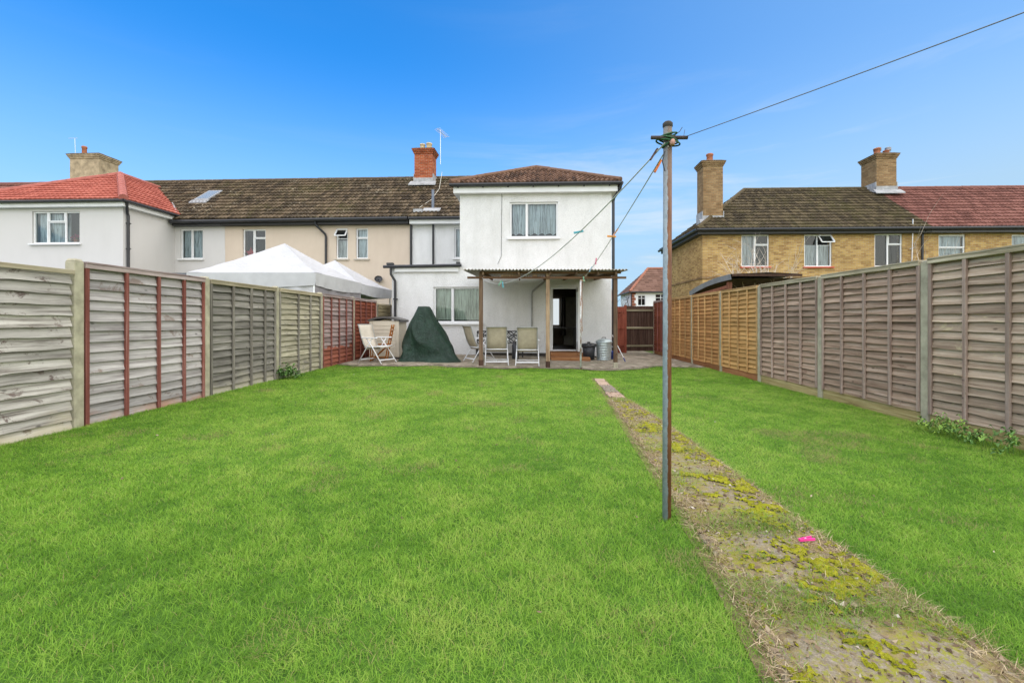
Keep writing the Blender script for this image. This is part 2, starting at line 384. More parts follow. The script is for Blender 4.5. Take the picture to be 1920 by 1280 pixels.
pink_stone = plain('pinkish_paving', (0.40, 0.29, 0.22), 0.9, 0.15, var=0.25, sc=10); dark_st = plain('grey_paving', (0.24, 0.205, 0.165), 0.9, 0.15, var=0.25, sc=10)
slabs = [(0.7, 1.14), (1.19, 1.86), (1.93, 2.62), (2.69, 3.5), (3.54, 4.16), (4.25, 5.0), (5.1, 5.9), (5.98, 6.75)]
for y0, y1 in slabs:
    b = MB(); ym = (y0+y1)/2; nn = 8; up = []; lo = []
    ring = []
    l0, l1, r0, r1 = [float(t) for t in (path_l(y0)+0.01, path_l(y1)+0.01, path_r(y0)-0.01, path_r(y1)-0.01)]
    def edge(a, c, k): return [(a[0]+(c[0]-a[0])*t/k+random.uniform(-.012, .012), a[1]+(c[1]-a[1])*t/k+random.uniform(-.012, .012)) for t in range(k)]
    ring = edge((l0, y0), (r0, y0), 8)+edge((r0, y0), (r1, y1), 8)+edge((r1, y1), (l1, y1), 8)+edge((l1, y1), (l0, y0), 8)
    zt = [float(lawn_z(x, y))+0.018 for x, y in ring]; k = len(ring)
    b.v += [(x, y, z-0.05) for (x, y), z in zip(ring, zt)]+[(x, y, z) for (x, y), z in zip(ring, zt)]
    cxm = sum(p[0] for p in ring)/k
    b.v += [(cxm+(x-cxm)*.96, ym+(y-ym)*.96, z+0.006) for (x, y), z in zip(ring, zt)]
    for L in (0, k):
        for i in range(k): b.f.append((L+i, L+(i+1) % k, L+k+(i+1) % k, L+k+i)); b.m.append(0)
    b.f.append(tuple(2*k+i for i in range(k))); b.m.append(0)
    b.build('paving_slab', slab_m, path)
y = 7.1
for i, d in enumerate((0.5, 0.4, 0.42, 0.5, 0.42)):
    b = MB(); l, r = float(path_l(y)), float(path_r(y)); z = float(lawn_z(l, y))
    j = random.uniform(-.02, .02)
    b.hexa([(l+j, y+.02, z-.03), (r+j, y+.02, z-.03), (r+.02, y+d-.03, z-.03), (l+.02, y+d-.03, z-.03), (l+j, y+.02, z+.03), (r+j, y+.02, z+.025), (r+.02, y+d-.03, z+.028), (l+.02, y+d-.03, z+.032)])
    b.build('paving_stone', pink_stone if i in (0, 3, 4) else dark_st, path, bevel=0.006); y += d

# ------------------------------------------------------------------ building helpers
def wall(b, x0, x1, z0, z1, y, ops=(), depth=0.32, inner=1, face=0):
    xs = sorted({x0, x1}|{o[k] for o in ops for k in (0, 1)}); zs = sorted({z0, z1}|{o[k] for o in ops for k in (2, 3)})
    for i in range(len(xs)-1):
        for j in range(len(zs)-1):
            cx_, cz_ = (xs[i]+xs[i+1])/2, (zs[j]+zs[j+1])/2
            if any(o[0] < cx_ < o[1] and o[2] < cz_ < o[3] for o in ops): continue
            b.face([(xs[i], y, zs[j]), (xs[i+1], y, zs[j]), (xs[i+1], y, zs[j+1]), (xs[i], y, zs[j+1])], face)
    for o in ops:
        xa, xb, za, zb = o[:4]; yd = y+depth
        b.face([(xa, y, za), (xa, y, zb), (xa, yd, zb), (xa, yd, za)], face); b.face([(xb, y, za), (xb, yd, za), (xb, yd, zb), (xb, y, zb)], face)
        b.face([(xa, y, zb), (xb, y, zb), (xb, yd, zb), (xa, yd, zb)], face); b.face([(xa, y, za), (xa, yd, za), (xb, yd, za), (xb, y, za)], face)
        if len(o) < 5: b.face([(xa, yd, za), (xb, yd, za), (xb, yd, zb), (xa, yd, zb)], inner)
def window(parent, off, xa, xb, za, zb, y, lights, sill=None, sill_d=0.07, fr=0.055, inset=0.07, open_vent=None):
    """lights: list of (x0,x1,z0,z1,opener) as fractions of the opening"""
    f = MB(); yf = y+inset; d = 0.06; w, h = xb-xa, zb-za
    f.box(xa, xa+fr, yf, yf+d, za, zb); f.box(xb-fr, xb, yf, yf+d, za, zb)
    f.box(xa+fr, xb-fr, yf, yf+d, zb-fr, zb); f.box(xa+fr, xb-fr, yf, yf+d, za, za+fr)
    for (p, q, r_, s_, op) in lights:
        X0, X1, Z0, Z1 = xa+w*p, xa+w*q, za+h*r_, za+h*s_
        e = 0.05 if op else 0.03; yo = yf-0.012 if op else yf+0.006
        f.box(X0+.004, X0+e, yo, yf+d-.006, Z0+.004, Z1-.004); f.box(X1-e, X1-.004, yo, yf+d-.006, Z0+.004, Z1-.004)
        f.box(X0+e, X1-e, yo, yf+d-.006, Z1-e, Z1-.004); f.box(X0+e, X1-e, yo, yf+d-.006, Z0+.004, Z0+e)
    o = f.build('window', upvc, parent, off)
    for (p, q, r_, s_, op) in lights:
        X0, X1, Z0, Z1 = xa+w*p, xa+w*q, za+h*r_, za+h*s_; e = 0.048 if op else 0.028
        g = MB(); g.face([(X0+e, yf+.035, Z0+e), (X1-e, yf+.035, Z0+e), (X1-e, yf+.035, Z1-e), (X0+e, yf+.035, Z1-e)])
        g.build('pane', glass, o, off)
    if sill:
        g = MB(); g.box(xa-.07, xb+.07, y-sill_d, y+inset-.004, za-.06, za-.004); g.build('sill', sill, o, off)
    if open_vent:
        X0, X1, Zt, hh = open_vent; g = MB(); t = 0.05; out = hh*0.62; dz = hh*0.75
        A = Vector((X0, yf-.02, Zt)); B = Vector((X1, yf-.02, Zt)); C = Vector((X1, yf-.02-out, Zt-dz)); D = Vector((X0, yf-.02-out, Zt-dz))
        for p_, q_ in ((A, B), (B, C), (C, D), (D, A)): g.bar(p_, q_, t, t*0.8)
        vo = g.build('vent_frame', upvc, o, off)
        g = MB(); g.face([A, B, C, D]); g.build('vent_pane', glass, o, off)
    return o
def curtain(name, off, rz, xa, xb, za, zb, y, mat, label, waves=9, amp=0.025, scallop=0.0, parent_loc=None):
    b = MB(); n_ = 64; P = []
    ph = random.random()*6
    for j in range(7):
        row = []
        for i in range(n_+1):
            t = i/n_; x = xa+(xb-xa)*t
            zlow = za+scallop*abs(math.sin(t*math.pi*6+ph))
            row.append((x, y+amp*math.sin(t*waves*6.283+ph+0.4*math.sin(j*.8))*(0.6+0.5*math.sin(t*17+ph)), zb+(zlow-zb)*j/6))
        P.append(row)
    b.grid(P); o = b.build(name, mat, None, off, smooth=True); o.location = off; o.rotation_euler = (0, 0, rz)
    return tag(o, label, 'curtain', 'curtains behind the windows')
def roof_plane(name, parent, off, P0, U, Sv, L, SL, rows, tw, amp, step, mat, ul=lambda v: 0.0, ur=None, sub=4, shape='wave', jit=0.004):
    P0, U, Sv = Vector(P0), Vector(U).normalized(), Vector(Sv).normalized(); N = U.cross(Sv).normalized()
    ur = ur or (lambda v: L); b = MB(); n_ = max(2, int(round(L/tw)))*sub; u0 = 0.0
    us = [L*i/n_ for i in range(n_+1)]
    def hgt(i):
        t = (i % sub)/sub
        return amp*(0.5-0.5*math.cos(2*math.pi*t)) if shape == 'wave' else amp*max(0, math.sin(2*math.pi*t*1.0))
    base = 0
    for r in range(rows):
        v0, v1 = SL*r/rows, SL*(r+1)/rows; P = [[], [], []]
        for i, u in enumerate(us):
            j = random.uniform(-jit, jit) if i % sub == 0 else 0
            a = min(max(u, ul(v0)), ur(v0)); c = min(max(u, ul(v1)), ur(v1)); h = hgt(i)
            P[0].append(P0+U*a+Sv*(v0+j)+N*(h*0.3)); P[1].append(P0+U*a+Sv*(v0+j)+N*(h+step)); P[2].append(P0+U*c+Sv*(v1+.012)+N*(h*0.96))
        st = len(b.v); b.grid(P)
        for k in range(3):
            for i, u in enumerate(us):
                b.uv[st+k*(n_+1)+i] = (i/sub+0.001, r+(0.02, 0.03, 0.97)[k])
    # boarding beneath
    e = 0.03
    b.face([P0+U*ul(0)-N*e, P0+U*ur(0)-N*e, P0+U*ur(SL)+Sv*SL-N*e, P0+U*ul(SL)+Sv*SL-N*e])
    o = b.build(name, mat, parent, off, smooth=False)
    o['kind'] = 'stuff'
    return o
def ridge_run(b, A, B, r=0.11, seg=0.45):
    A, B = Vector(A), Vector(B); d = B-A; n_ = max(1, int(d.length/seg)); 
    for i in range(n_):
        p = A+d*(i/n_); q = A+d*((i+1.04)/n_); k = r*random.uniform(.96, 1.06)
        b.tube([p, q], [k, k*0.94], 8)
def gutter(b, A, B, r=0.06):
    b.tube([A, B], r, 8)
def chimney(parent, off, x0, x1, y0, y1, z0, z1, brick, cap, pots, potmat, flash=True, courses=3):
    b = MB(); b.box(x0, x1, y0, y1, z0, z1-0.22); st = b.build('chimney', brick, parent, off)
    b = MB(); z = z1-0.22
    for k in range(courses):
        e = 0.035*(k+1); b.box(x0-e, x1+e, y0-e, y1+e, z+.001, z+0.073); z += 0.075
    b.build('corbel', brick, st, off)
    b = MB(); cxm, cym = (x0+x1)/2, (y0+y1)/2; e = 0.13
    b.hexa([(x0-e, y0-e, z), (x1+e, y0-e, z), (x1+e, y1+e, z), (x0-e, y1+e, z), (x0+.05, y0+.05, z+.09), (x1-.05, y0+.05, z+.09), (x1-.05, y1-.05, z+.09), (x0+.05, y1-.05, z+.09)])
    b.build('capping', cap, st, off)
    for (px, py, h, r) in pots:
        b = MB(); b.lathe([(r*1.1, 0), (r, h*.1), (r*.92, h*.75), (r*1.12, h*.8), (r*1.12, h*.95), (r*.95, h), (r*.8, h), (r*.75, h*.6)], (px, py, z+.07), 14)
        b.build('chimney_pot', potmat, st, off, smooth=True)
    if flash:
        b = MB(); b.box(x0-.04, x1+.04, y0-.05, y0-.012, z0-.02, z0+.28); b.box(x0-.045, x0-.012, y0-.02, y1, z0, z0+.5); b.box(x1+.012, x1+.045, y0-.02, y1, z0, z0+.5)
        b.hexa([(x0-.22, y0-.30, z0-.16), (x1+.22, y0-.30, z0-.16), (x1+.18, y0-.02, z0+.06), (x0-.18, y0-.02, z0+.06), (x0-.22, y0-.30, z0-.10), (x1+.22, y0-.30, z0-.10), (x1+.18, y0-.02, z0+.12), (x0-.18, y0-.02, z0+.12)])
        b.build('flashing', lead, st, off)
    return st
def downpipe(parent, off, pts, r=0.038, brackets=()):
    b = MB(); b.tube(pts, r, 10)
    for (x, y, z) in brackets: b.box(x-.065, x+.065, y-.045, y+.06, z-.02, z+.02)
    return b.build('downpipe', black_plastic, parent, off, smooth=False)

TP, TY = (-1.0, 19.6, 0.0), R(-2.6)
EAVE_Y, EAVE_Z, RID_Y, RID_Z = 19.25, 5.60, 23.4, 8.55
SLV = (0, RID_Y-EAVE_Y, RID_Z-EAVE_Z); SLL = math.hypot(SLV[1], SLV[2])
def main_roof(parent, x0, x1, mat, ridge_mat):
    roof_plane('roof_tiles', parent, TP, (x0, EAVE_Y, EAVE_Z), (1, 0, 0), SLV, x1-x0, SLL, 13, 0.17, 0.032, 0.05, mat, sub=5)
    b = MB(); b.face([(x0, RID_Y, RID_Z), (x1, RID_Y, RID_Z), (x1, RID_Y+4.1, EAVE_Z), (x0, RID_Y+4.1, EAVE_Z)]); b.build('rear_slope', mat, parent, TP)
    b = MB(); ridge_run(b, (x0, RID_Y, RID_Z), (x1, RID_Y, RID_Z), 0.10); b.build('ridge_tiles', ridge_mat, parent, TP, smooth=False)

# ------------------------------------------------------------------ the white house
H = empty('white_house', TP, TY)
tag(H, 'white roughcast house with two-storey rear extension, brown pantiled hip roof and open back door', 'house')
FY = 15.06
b = MB()
UW = (-0.22, 1.37, 3.92, 5.09); LW = (-2.76, -1.17, 1.11, 2.30); DO = (1.14, 2.03, 0.19, 2.29)
wall(b, -4.17, 3.12, -0.3, 2.77, FY, [LW, (*DO, 1)]); wall(b, -1.88, 3.12, 2.77, 5.37, FY, [UW])
wall(b, -4.17, -1.88, 2.77, 2.96, FY)
b.face([(-4.17, FY, -.3), (-4.17, FY, 2.96), (-4.17, 19.6, 2.96), (-4.17, 19.6, -.3)])
b.face([(-1.88, FY, 2.77), (-1.88, FY, 5.37), (-1.88, 19.6, 5.37), (-1.88, 19.6, 2.77)])
b.face([(3.12, FY, -.3), (3.12, 19.6, -.3), (3.12, 19.6, 5.37), (3.12, FY, 5.37)])
SW = (-2.96, -2.2, 3.88, 5.19)
wall(b, -4.87, -1.88, -0.3, 5.5, 19.6, [SW])
b.face([(3.3, 19.6, -.3), (3.3, 27, -.3), (3.3, 27, 5.6), (3.3, 19.6, 5.6)]); b.face([(3.12, 19.6, -.3), (3.3, 19.6, -.3), (3.3, 19.6, 5.5), (3.12, 19.6, 5.5)])
b.build('wall', [white_render, dark_inside], H, TP)
main_roof(H, -4.87, 3.3, terrace_tile, terrace_tile)
# extension roof
ex0, ex1, ey, ez, az, half = -2.15, 3.37, 14.80, 5.66, 7.02, 2.76
s_front = (0, half, az-ez); sl_ = math.hypot(half, az-ez)
roof_plane('roof_tiles', H, TP, (ex0, ey, ez), (1, 0, 0), s_front, ex1-ex0, sl_, 8, 0.155*1.0, 0.05, 0.03, pantile, lambda v: half*v/sl_, lambda v: (ex1-ex0)-half*v/sl_, sub=6)
roof_plane('roof_tiles', H, TP, (ex1, ey, ez), (0, 1, 0), (-half, 0, az-ez), 7.0, sl_, 8, 0.155, 0.05, 0.03, pantile, lambda v: half*v/sl_, lambda v: 4.45+2.0*v/sl_, sub=6)
roof_plane('roof_tiles', H, TP, (ex0, ey+7.0, ez), (0, -1, 0), (half, 0, az-ez), 7.0, sl_, 8, 0.155, 0.05, 0.03, pantile, lambda v: 2.55-2.0*v/sl_, lambda v: 7.0-half*v/sl_, sub=6)
b = MB(); ax = (ex0+ex1)/2
ridge_run(b, (ex0, ey, ez+.05), (ax, ey+half, az+.05), 0.085, 0.35); ridge_run(b, (ex1, ey, ez+.05), (ax, ey+half, az+.05), 0.085, 0.35); ridge_run(b, (ax, ey+half, az+.05), (ax, 21.3, az+.05), 0.085, 0.35)
b.build('ridge_tiles', pantile, H, TP)
b = MB(); b.box(-2.06, 3.28, 14.86, 19.5, 5.36, 5.58); b.build('fascia', white_paint, H, TP)
b = MB(); gutter(b, (ex0-.02, ey-.03, ez-.06), (ex1+.03, ey-.03, ez-.06)); gutter(b, (ex1+.03, ey-.03, ez-.06), (ex1+.03, 19.3, ez-.06)); b.build('gutter', black_plastic, H, TP)
b = MB()
for i in range(7): 
    x = -1.9+i*0.82; b.box(x-.02, x+.02, 14.80, 14.858, 5.52, 5.57)
b.build('gutter_bracket', black_plastic, H, TP)
downpipe(H, TP, [(3.38, 14.80, 5.56), (3.36, 14.84, 5.42), (3.20, 15.08, 5.2), (3.185, 15.12, 5.1), (3.185, 15.12, 0.05)], 0.045)
b = MB(); b.tube([(-0.5, 14.85, 5.5), (-0.48, 15.045, 5.33), (-0.5, 15.05, 3.3), (-0.62, 15.045, 3.05)], 0.006, 5); b.build('cable', black_plastic, H, TP)
b = MB(); b.box(-4.03, -1.15, FY-.012, FY-.002, -.3, 0.02); b.box(-1.15, 1.1, FY-.012, FY-.002, -.3, 0.12); b.box(2.07, 3.12, FY-.012, FY-.002, -.3, .02); b.build('plinth', plain('dark_plinth', (0.06, 0.055, 0.05), 0.9, 0.1, var=0.4), H, TP)
window(H, TP, *UW, FY, [(0, .36, 0, 1, True), (.36, 1, 0, 1, False)], upvc, 0.09)
window(H, TP, *LW, FY, [(0, .40, 0, 1, True), (.40, 1, 0, 1, False)], upvc, 0.09)
window(H, TP, *SW, 19.6, [(0, .5, 0, 1, True), (.5, 1, 0, 1, False)], upvc, 0.08)
curtain('net_curtain', TP, TY, UW[0]+.05, UW[1]-.05, UW[2]+.10, UW[3]-.04, FY+.2, net, 'swagged net curtain in the upstairs window of the white extension', 11, 0.05, 0.07)
curtain('green_curtain', TP, TY, LW[0]+.05, LW[1]-.05, LW[2]+.10, LW[3]-.04, FY+.2, green_curtain, 'grey-green pleated curtain in the ground-floor window', 13, 0.03)
curtain('net_curtain', TP, TY, SW[0]+.05, SW[1]-.05, SW[2]+.06, SW[3]-.04, 19.8, net, 'pale curtain in the narrow upstairs window beside the extension', 7, 0.03)
# single-storey lean-to top
b = MB(); b.box(-4.05, -1.92, 14.97, 15.054, 2.80, 2.96); b.build('fascia', white_paint, H, TP)
b = MB(); b.box(-4.3, -1.885, 14.93, 19.58, 2.965, 3.03); b.build('flat_roof', plain('felt', (0.07, 0.07, 0.07), 0.9, 0.1), H, TP)
b = MB(); gutter(b, (-4.4, 14.9, 2.965), (-1.8, 14.9, 3.0), 0.05); b.box(-4.3, -4.1, 14.9, 15.1, 3.03, 3.10); b.box(-1.98, -1.86, 14.92, 15.05, 3.03, 3.12); b.build('gutter', black_plastic, H, TP)
downpipe(H, TP, [(-4.16, 14.92, 2.95), (-4.16, 14.93, 2.72), (-4.04, 15.0, 2.5), (-4.03, 15.0, .05)], 0.042, [(-4.03, 15.0, 1.9)])
downpipe(H, TP, [(-3.87, 19.53, 5.4), (-3.87, 19.53, 3.0)], 0.045); downpipe(H, TP, [(-4.84, 19.53, 5.4), (-4.84, 19.53, 3.0)], 0.05)
b = MB(); b.box(-4.84, -1.9, 19.3, 19.594, 5.32, 5.50); b.build('fascia', white_paint, H, TP)
b = MB(); gutter(b, (-4.85, 19.2, 5.54), (-1.9, 19.2, 5.54)); b.build('gutter', black_plastic, H, TP)
# wall pipe under the canopy
grey_pipe = plain('grey_pipe', (0.3, 0.3, 0.28), 0.6, 0.3)
b = MB(); b.tube([(1.05, 14.97, 2.56), (0.54, 14.97, 2.14), (0.52, 14.97, 2.05), (0.52, 14.97, 0.4)], 0.035, 10); b.build('waste_pipe', grey_pipe, H, TP)
# soil pipe, vent and flashing on the slope
def slope_z(y): return EAVE_Z+(y-EAVE_Y)*(RID_Z-EAVE_Z)/(RID_Y-EAVE_Y)
b = MB(); b.tube([(-3.98, 19.95, slope_z(19.95)), (-3.98, 19.95, 6.95)], 0.06, 12); b.build('vent_pipe', plain('grey_blue_pipe', (0.16, 0.19, 0.24), 0.5, 0.3), H, TP)
b = MB(); b.hexa([(-4.35, 19.62, slope_z(19.62)+.05), (-3.6, 19.62, slope_z(19.62)+.05), (-3.6, 19.85, slope_z(19.85)+.06), (-4.35, 19.85, slope_z(19.85)+.06)]+[(-4.35, 19.62, slope_z(19.62)+.1), (-3.6, 19.62, slope_z(19.62)+.1), (-3.6, 19.85, slope_z(19.85)+.1), (-4.35, 19.85, slope_z(19.85)+.1)]); b.build('flashing', lead, H, TP)
b = MB(); b.box(-5.05+.3, -4.35+.0, 19.55, 19.75, slope_z(19.6)+.02, slope_z(19.75)+.06); b.build('flashing', lead, H, TP)
chimney(H, TP, -5.54, -4.63, 22.5, 23.3, 8.0, 9.72, red_brick, dark_stone, [(-5.22, 22.85, .3, .13), (-4.88, 22.85, .34, .14)], cream_pot)
b = MB(); b.tube([(-4.1, 22.3, 8.5), (-4.15, 21.9, 7.55), (-4.2, 21.4, 7.18), (-4.25, 20.8, 6.75), (-4.5, 20.2, 6.33), (-4.62, 19.9, 6.12), (-4.6, 19.75, 6.0)], 0.012, 6); b.build('aerial_cable', plain('pale_cable', (0.6, 0.58, 0.5), 0.6), H, TP)
# doorway
b = MB(); x0, x1, z0, z1 = DO; yf = FY+.05; b.box(x0, x0+.06, yf, yf+.07, z0, z1); b.box(x1-.06, x1, yf, yf+.07, z0, z1); b.box(x0+.06, x1-.06, yf, yf+.07, z1-.06, z1); b.box(x0+.06, x1-.06, yf-.03, yf+.07, z0, z0+.04)
df = b.build('door_frame', upvc, H, TP)
b = MB(); X = x1-.035; b.box(X-.028, X+.028, 14.28, FY+.03, z0+.03, z0+.30); b.box(X-.028, X+.028, 14.28, FY+.03, z1-.18, z1-.06); b.box(X-.028, X+.028, 14.28, 14.37, z0+.3, z1-.18); b.box(X-.028, X+.028, FY-.07, FY+.03, z0+.3, z1-.18)
dl = b.build('door', upvc, H, TP)
b = MB(); b.face([(X, 14.37, z0+.3), (X, FY-.07, z0+.3), (X, FY-.07, z1-.18), (X, 14.37, z1-.18)]); b.build('pane', glass, dl, TP)
b = MB(); b.tube([(X-.03, 14.33, 1.15), (X-.07, 14.33, 1.15), (X-.07, 14.45, 1.15)], .009, 6); b.build('handle', alu, dl, TP)
# the room behind the door
rm = plain('room_wall', (0.16, 0.13, 0.10), 0.9, 0.1); rf = plain('room_floor', (0.09, 0.055, 0.035), 0.5, 0.3)
b = MB(); xa, xb, ya, yb, za, zb = 0.3, 3.0, FY+.33, 19.4, 0.19, 2.6
b.face([(xa, ya, za), (xb, ya, za), (xb, yb, za), (xa, yb, za)], 1); b.face([(xa, ya, zb), (xa, yb, zb), (xb, yb, zb), (xb, ya, zb)])
b.face([(xa, ya, za), (xa, yb, za), (xa, yb, zb), (xa, ya, zb)]); b.face([(xb, ya, za), (xb, ya, zb), (xb, yb, zb), (xb, yb, za)]); b.face([(xa, yb, za), (xb, yb, za), (xb, yb, zb), (xa, yb, zb)])
for q in ((xa, DO[0]), (DO[1], xb)): b.face([(q[0], ya, za), (q[0], ya, zb), (q[1], ya, zb), (q[1], ya, za)])
b.face([(DO[0], ya, DO[3]), (DO[0], ya, zb), (DO[1], ya, zb), (DO[1], ya, DO[3])])
b.build('room', [rm, rf], H, TP)
m = NM('daylit_far_window'); m.b.inputs['Emission Color'].default_value = (0.75, 0.82, 0.85, 1); m.b.inputs['Emission Strength'].default_value = 0.22; lit = m.base((0.7, 0.75, 0.75))
b = MB(); b.box(1.30, 1.55, 19.34, 19.38, 1.0, 2.1); b.build('far_window', lit, H, TP)
def virt(x, y, z): # a point of the white house frame in world coordinates
    c, s = math.cos(TY), math.sin(TY); dx, dy = x-TP[0], y-TP[1]
    return Vector((TP[0]+dx*c-dy*s, TP[1]+dx*s+dy*c, z))
dk = plain('dark_furniture', (0.03, 0.022, 0.018), 0.4, 0.4); pale_int = plain('pale_wardrobe', (0.32, 0.3, 0.26), 0.7, 0.2)
t = empty('dining_table', virt(1.5, 17.3, .19), TY); tag(t, 'dark dining table just inside the open back door', 'table')
b = MB(); b.box(-.45, .6, -.35, .35, .70, .74); b.build('tabletop', dk, t)
for sx_ in (-.4, .55):
    for sy_ in (-.3, .3): b = MB(); b.box(sx_-.03, sx_+.03, sy_-.03, sy_+.03, 0, .70); b.build('leg', dk, t)
o = empty('tall_cabinet', virt(1.95, 18.9, .19), TY); tag(o, 'pale tall cabinet at the back of the room', 'cabinet')
b = MB(); b.box(-.22, .25, -.2, .25, 0, 1.95); b.build('carcass', pale_int, o); b = MB(); b.box(-.2, .01, -.225, -.203, .05, 1.9); b.box(.02, .23, -.225, -.203, .05, 1.9); b.build('door', pale_int, o)
b = MB(); P = [[(0.1*math.cos(a)*(1-.25*h/1.5)*(1+.1*math.sin(3*a+h)), .08*math.sin(a), h) for a in [k*math.pi/8 for k in range(17)]] for h in (0, .2, .5, .9, 1.2, 1.4, 1.5)]
b.grid(P); o = b.build('hanging_coat', dk, smooth=True); o.location = virt(1.68, 18.2, .6); tag(o, 'black coat hanging inside the back room', 'coat')

# ------------------------------------------------------------------ beige neighbour in the terrace
B = empty('beige_house', TP, TY); tag(B, 'beige rendered terraced house under the mossy tiled roof, behind the white gazebos', 'house')
w2, w3, w4 = (-12.39, -11.35, 3.9, 5.21), (-8.18, -7.66, 3.88, 5.22), (-7.30, -6.76, 3.88, 5.21)
b = MB(); wall(b, -13.2, -4.872, -.3, 5.5, 19.6, [w2, w3, w4]); b.build('wall', [beige_render, dark_inside], B, TP)
main_roof(B, -13.2, -4.872, terrace_tile, terrace_tile)
b = MB(); b.box(-13.2, -4.9, 19.32, 19.594, 5.34, 5.52); b.build('fascia', plain('black_fascia', (0.035, 0.035, 0.037), 0.6, 0.3), B, TP)
b = MB(); gutter(b, (-13.2, 19.2, 5.5), (-4.9, 19.2, 5.54), .075); b.build('gutter', black_plastic, B, TP)
downpipe(B, TP, [(-8.95, 19.25, 5.45), (-8.93, 19.3, 5.3), (-8.62, 19.5, 4.95), (-8.6, 19.53, 4.85), (-8.6, 19.53, 2.0)], .05)
window(B, TP, *w2, 19.6, [(0, .48, 0, 1, True), (.48, 1, 0, .70, False), (.48, 1, .70, 1, True)], stone_sill)
window(B, TP, *w3, 19.6, [(0, 1, 0, .68, False)], stone_sill, open_vent=(w3[0]+.03, w3[1]-.03, w3[3]-.04, .42))
window(B, TP, *w4, 19.6, [(0, 1, 0, .68, False), (0, 1, .68, 1, True)], stone_sill)
curtain('net_curtain', TP, TY, w3[0]+.05, w3[1]-.05, w3[2]+.05, w3[3]-.5, 19.8, white_curtain, 'white curtain behind the window with its top vent propped open, beige house', 4, .02)
curtain('blind', TP, TY, w4[0]+.05, w4[1]-.05, w4[2]+.05, w4[3]-.05, 19.8, net, 'pale blind in the narrow shut window of the beige house', 2, .004)
red_cloth = plain('red_star_cloth', (0.5, 0.02, 0.05), 0.7, 0.2)
b = MB(); pts = []
for k in range(10):
    a = R(36*k+90); rr = .27 if k % 2 == 0 else .12; pts.append((rr*math.cos(a), rr*math.sin(a)))
nv = len(b.v)
b.v += [(x, -.012, z) for x, z in pts]+[(x, .012, z) for x, z in pts]+[(0, -.05, 0)]
for k in range(10): b.f.append((k, (k+1) % 10, 20)); b.m.append(0); b.f.append((k, 10+k, 10+(k+1) % 10, (k+1) % 10)); b.m.append(0)
st = b.build('star_decoration', red_cloth); st.location = virt(-12.13, 19.78, 4.18); st.rotation_euler = (0, 0, TY); tag(st, 'red star decoration in the window of the beige house', 'decoration')
b = MB(); b.lathe([(.0, .0), (.12, .01), (.16, .04), (.17, .06)], n=14); di = b.build('dish', black_plastic, None); di.rotation_euler = (R(60), 0, R(20))
ds = empty('satellite_dish', virt(-6.24, 19.45, 2.95), TY); di.parent = ds; b = MB(); b.tube([(0, .15, -.12), (0, .02, -.05), (.02, -.02, 0)], .015, 6); b.tube([(0, 0, .02), (-.02, -.25, .0)], .01, 5); b.build('arm', black_plastic, ds)
tag(ds, 'small dark satellite dish on the beige wall above the gazebo', 'satellite dish')

# ------------------------------------------------------------------ grey neighbour with the new red hip roof
G = empty('grey_house', TP, TY); tag(G, 'pale grey rendered house with bright red tiled hip roof on its rear extension', 'house')
w1, wL = (-15.25, -14.22, 3.92, 5.24), (-19.24, -17.28, 4.21, 5.47)
b = MB(); wall(b, -15.5, -13.204, -.3, 5.5, 19.6, [w1]); wall(b, -22.3, -15.5, -.3, 5.62, 17.1, [wL])
b.face([(-15.5, 17.1, -.3), (-15.5, 19.6, -.3), (-15.5, 19.6, 5.62), (-15.5, 17.1, 5.62)])
b.build('wall', [grey_render, dark_inside], G, TP)
main_roof(G, -22.6, -13.204, terrace_tile, terrace_tile)
gx0, gx1, gy, gz, ga = -22.7, -15.22, 16.82, 5.86, 8.0; gh = (gx1-gx0)/2; gs = math.hypot(gh, ga-gz)
roof_plane('roof_tiles', G, TP, (gx0, gy, gz), (1, 0, 0), (0, gh, ga-gz), gx1-gx0, gs, 12, .2, .025, .045, red_tile, lambda v: gh*v/gs, lambda v: (gx1-gx0)-gh*v/gs)
roof_plane('roof_tiles', G, TP, (gx1, gy, gz), (0, 1, 0), (-gh, 0, ga-gz), 6.6, gs, 12, .2, .025, .045, red_tile, lambda v: gh*v/gs, lambda v: 2.75+3.1*v/gs)
roof_plane('roof_tiles', G, TP, (gx0, gy+6.6, gz), (0, -1, 0), (gh, 0, ga-gz), 6.6, gs, 12, .2, .025, .045, red_tile, lambda v: 3.85-3.1*v/gs, lambda v: 6.6-gh*v/gs)
gax = (gx0+gx1)/2; b = MB(); ridge_run(b, (gx0, gy, gz+.03), (gax, gy+gh, ga+.03), .13); ridge_run(b, (gx1, gy, gz+.03), (gax, gy+gh, ga+.03), .15); ridge_run(b, (gax, gy+gh, ga+.03), (gax, 22.7, ga+.03), .12)
b.build('ridge_tiles', plain('red_ridge', (0.36, 0.12, 0.095), .8, .2, var=.22), G, TP)
b = MB(); b.tube([(-15.3, 19.45, 5.86), (-18.3, 22.55, 7.75)], .06, 6); b.build('valley_verge', lead, G, TP)
b = MB(); b.box(-22.5, -15.3, 16.9, 19.4, 5.60, 5.78); b.build('fascia', white_paint, G, TP)
b = MB(); gutter(b, (gx0, gy-.02, gz-.06), (gx1+.02, gy-.02, gz-.06), .055); gutter(b, (gx1+.02, gy-.02, gz-.06), (gx1+.02, 19.5, gz-.06), .055); b.build('gutter', black_plastic, G, TP)
downpipe(G, TP, [(-15.25, 17.0, 5.78), (-15.3, 17.05, 5.6), (-15.42, 17.2, 5.4), (-15.43, 17.25, 5.3), (-15.43, 17.25, 1.5)], .05, [(-15.43, 17.25, 5.0), (-15.43, 17.25, 4.0)])
b = MB(); b.box(-15.4, -13.22, 19.32, 19.594, 5.34, 5.52); gutter(b, (-15.4, 19.2, 5.5), (-13.2, 19.2, 5.5), .075); b.build('gutter', black_plastic, G, TP)
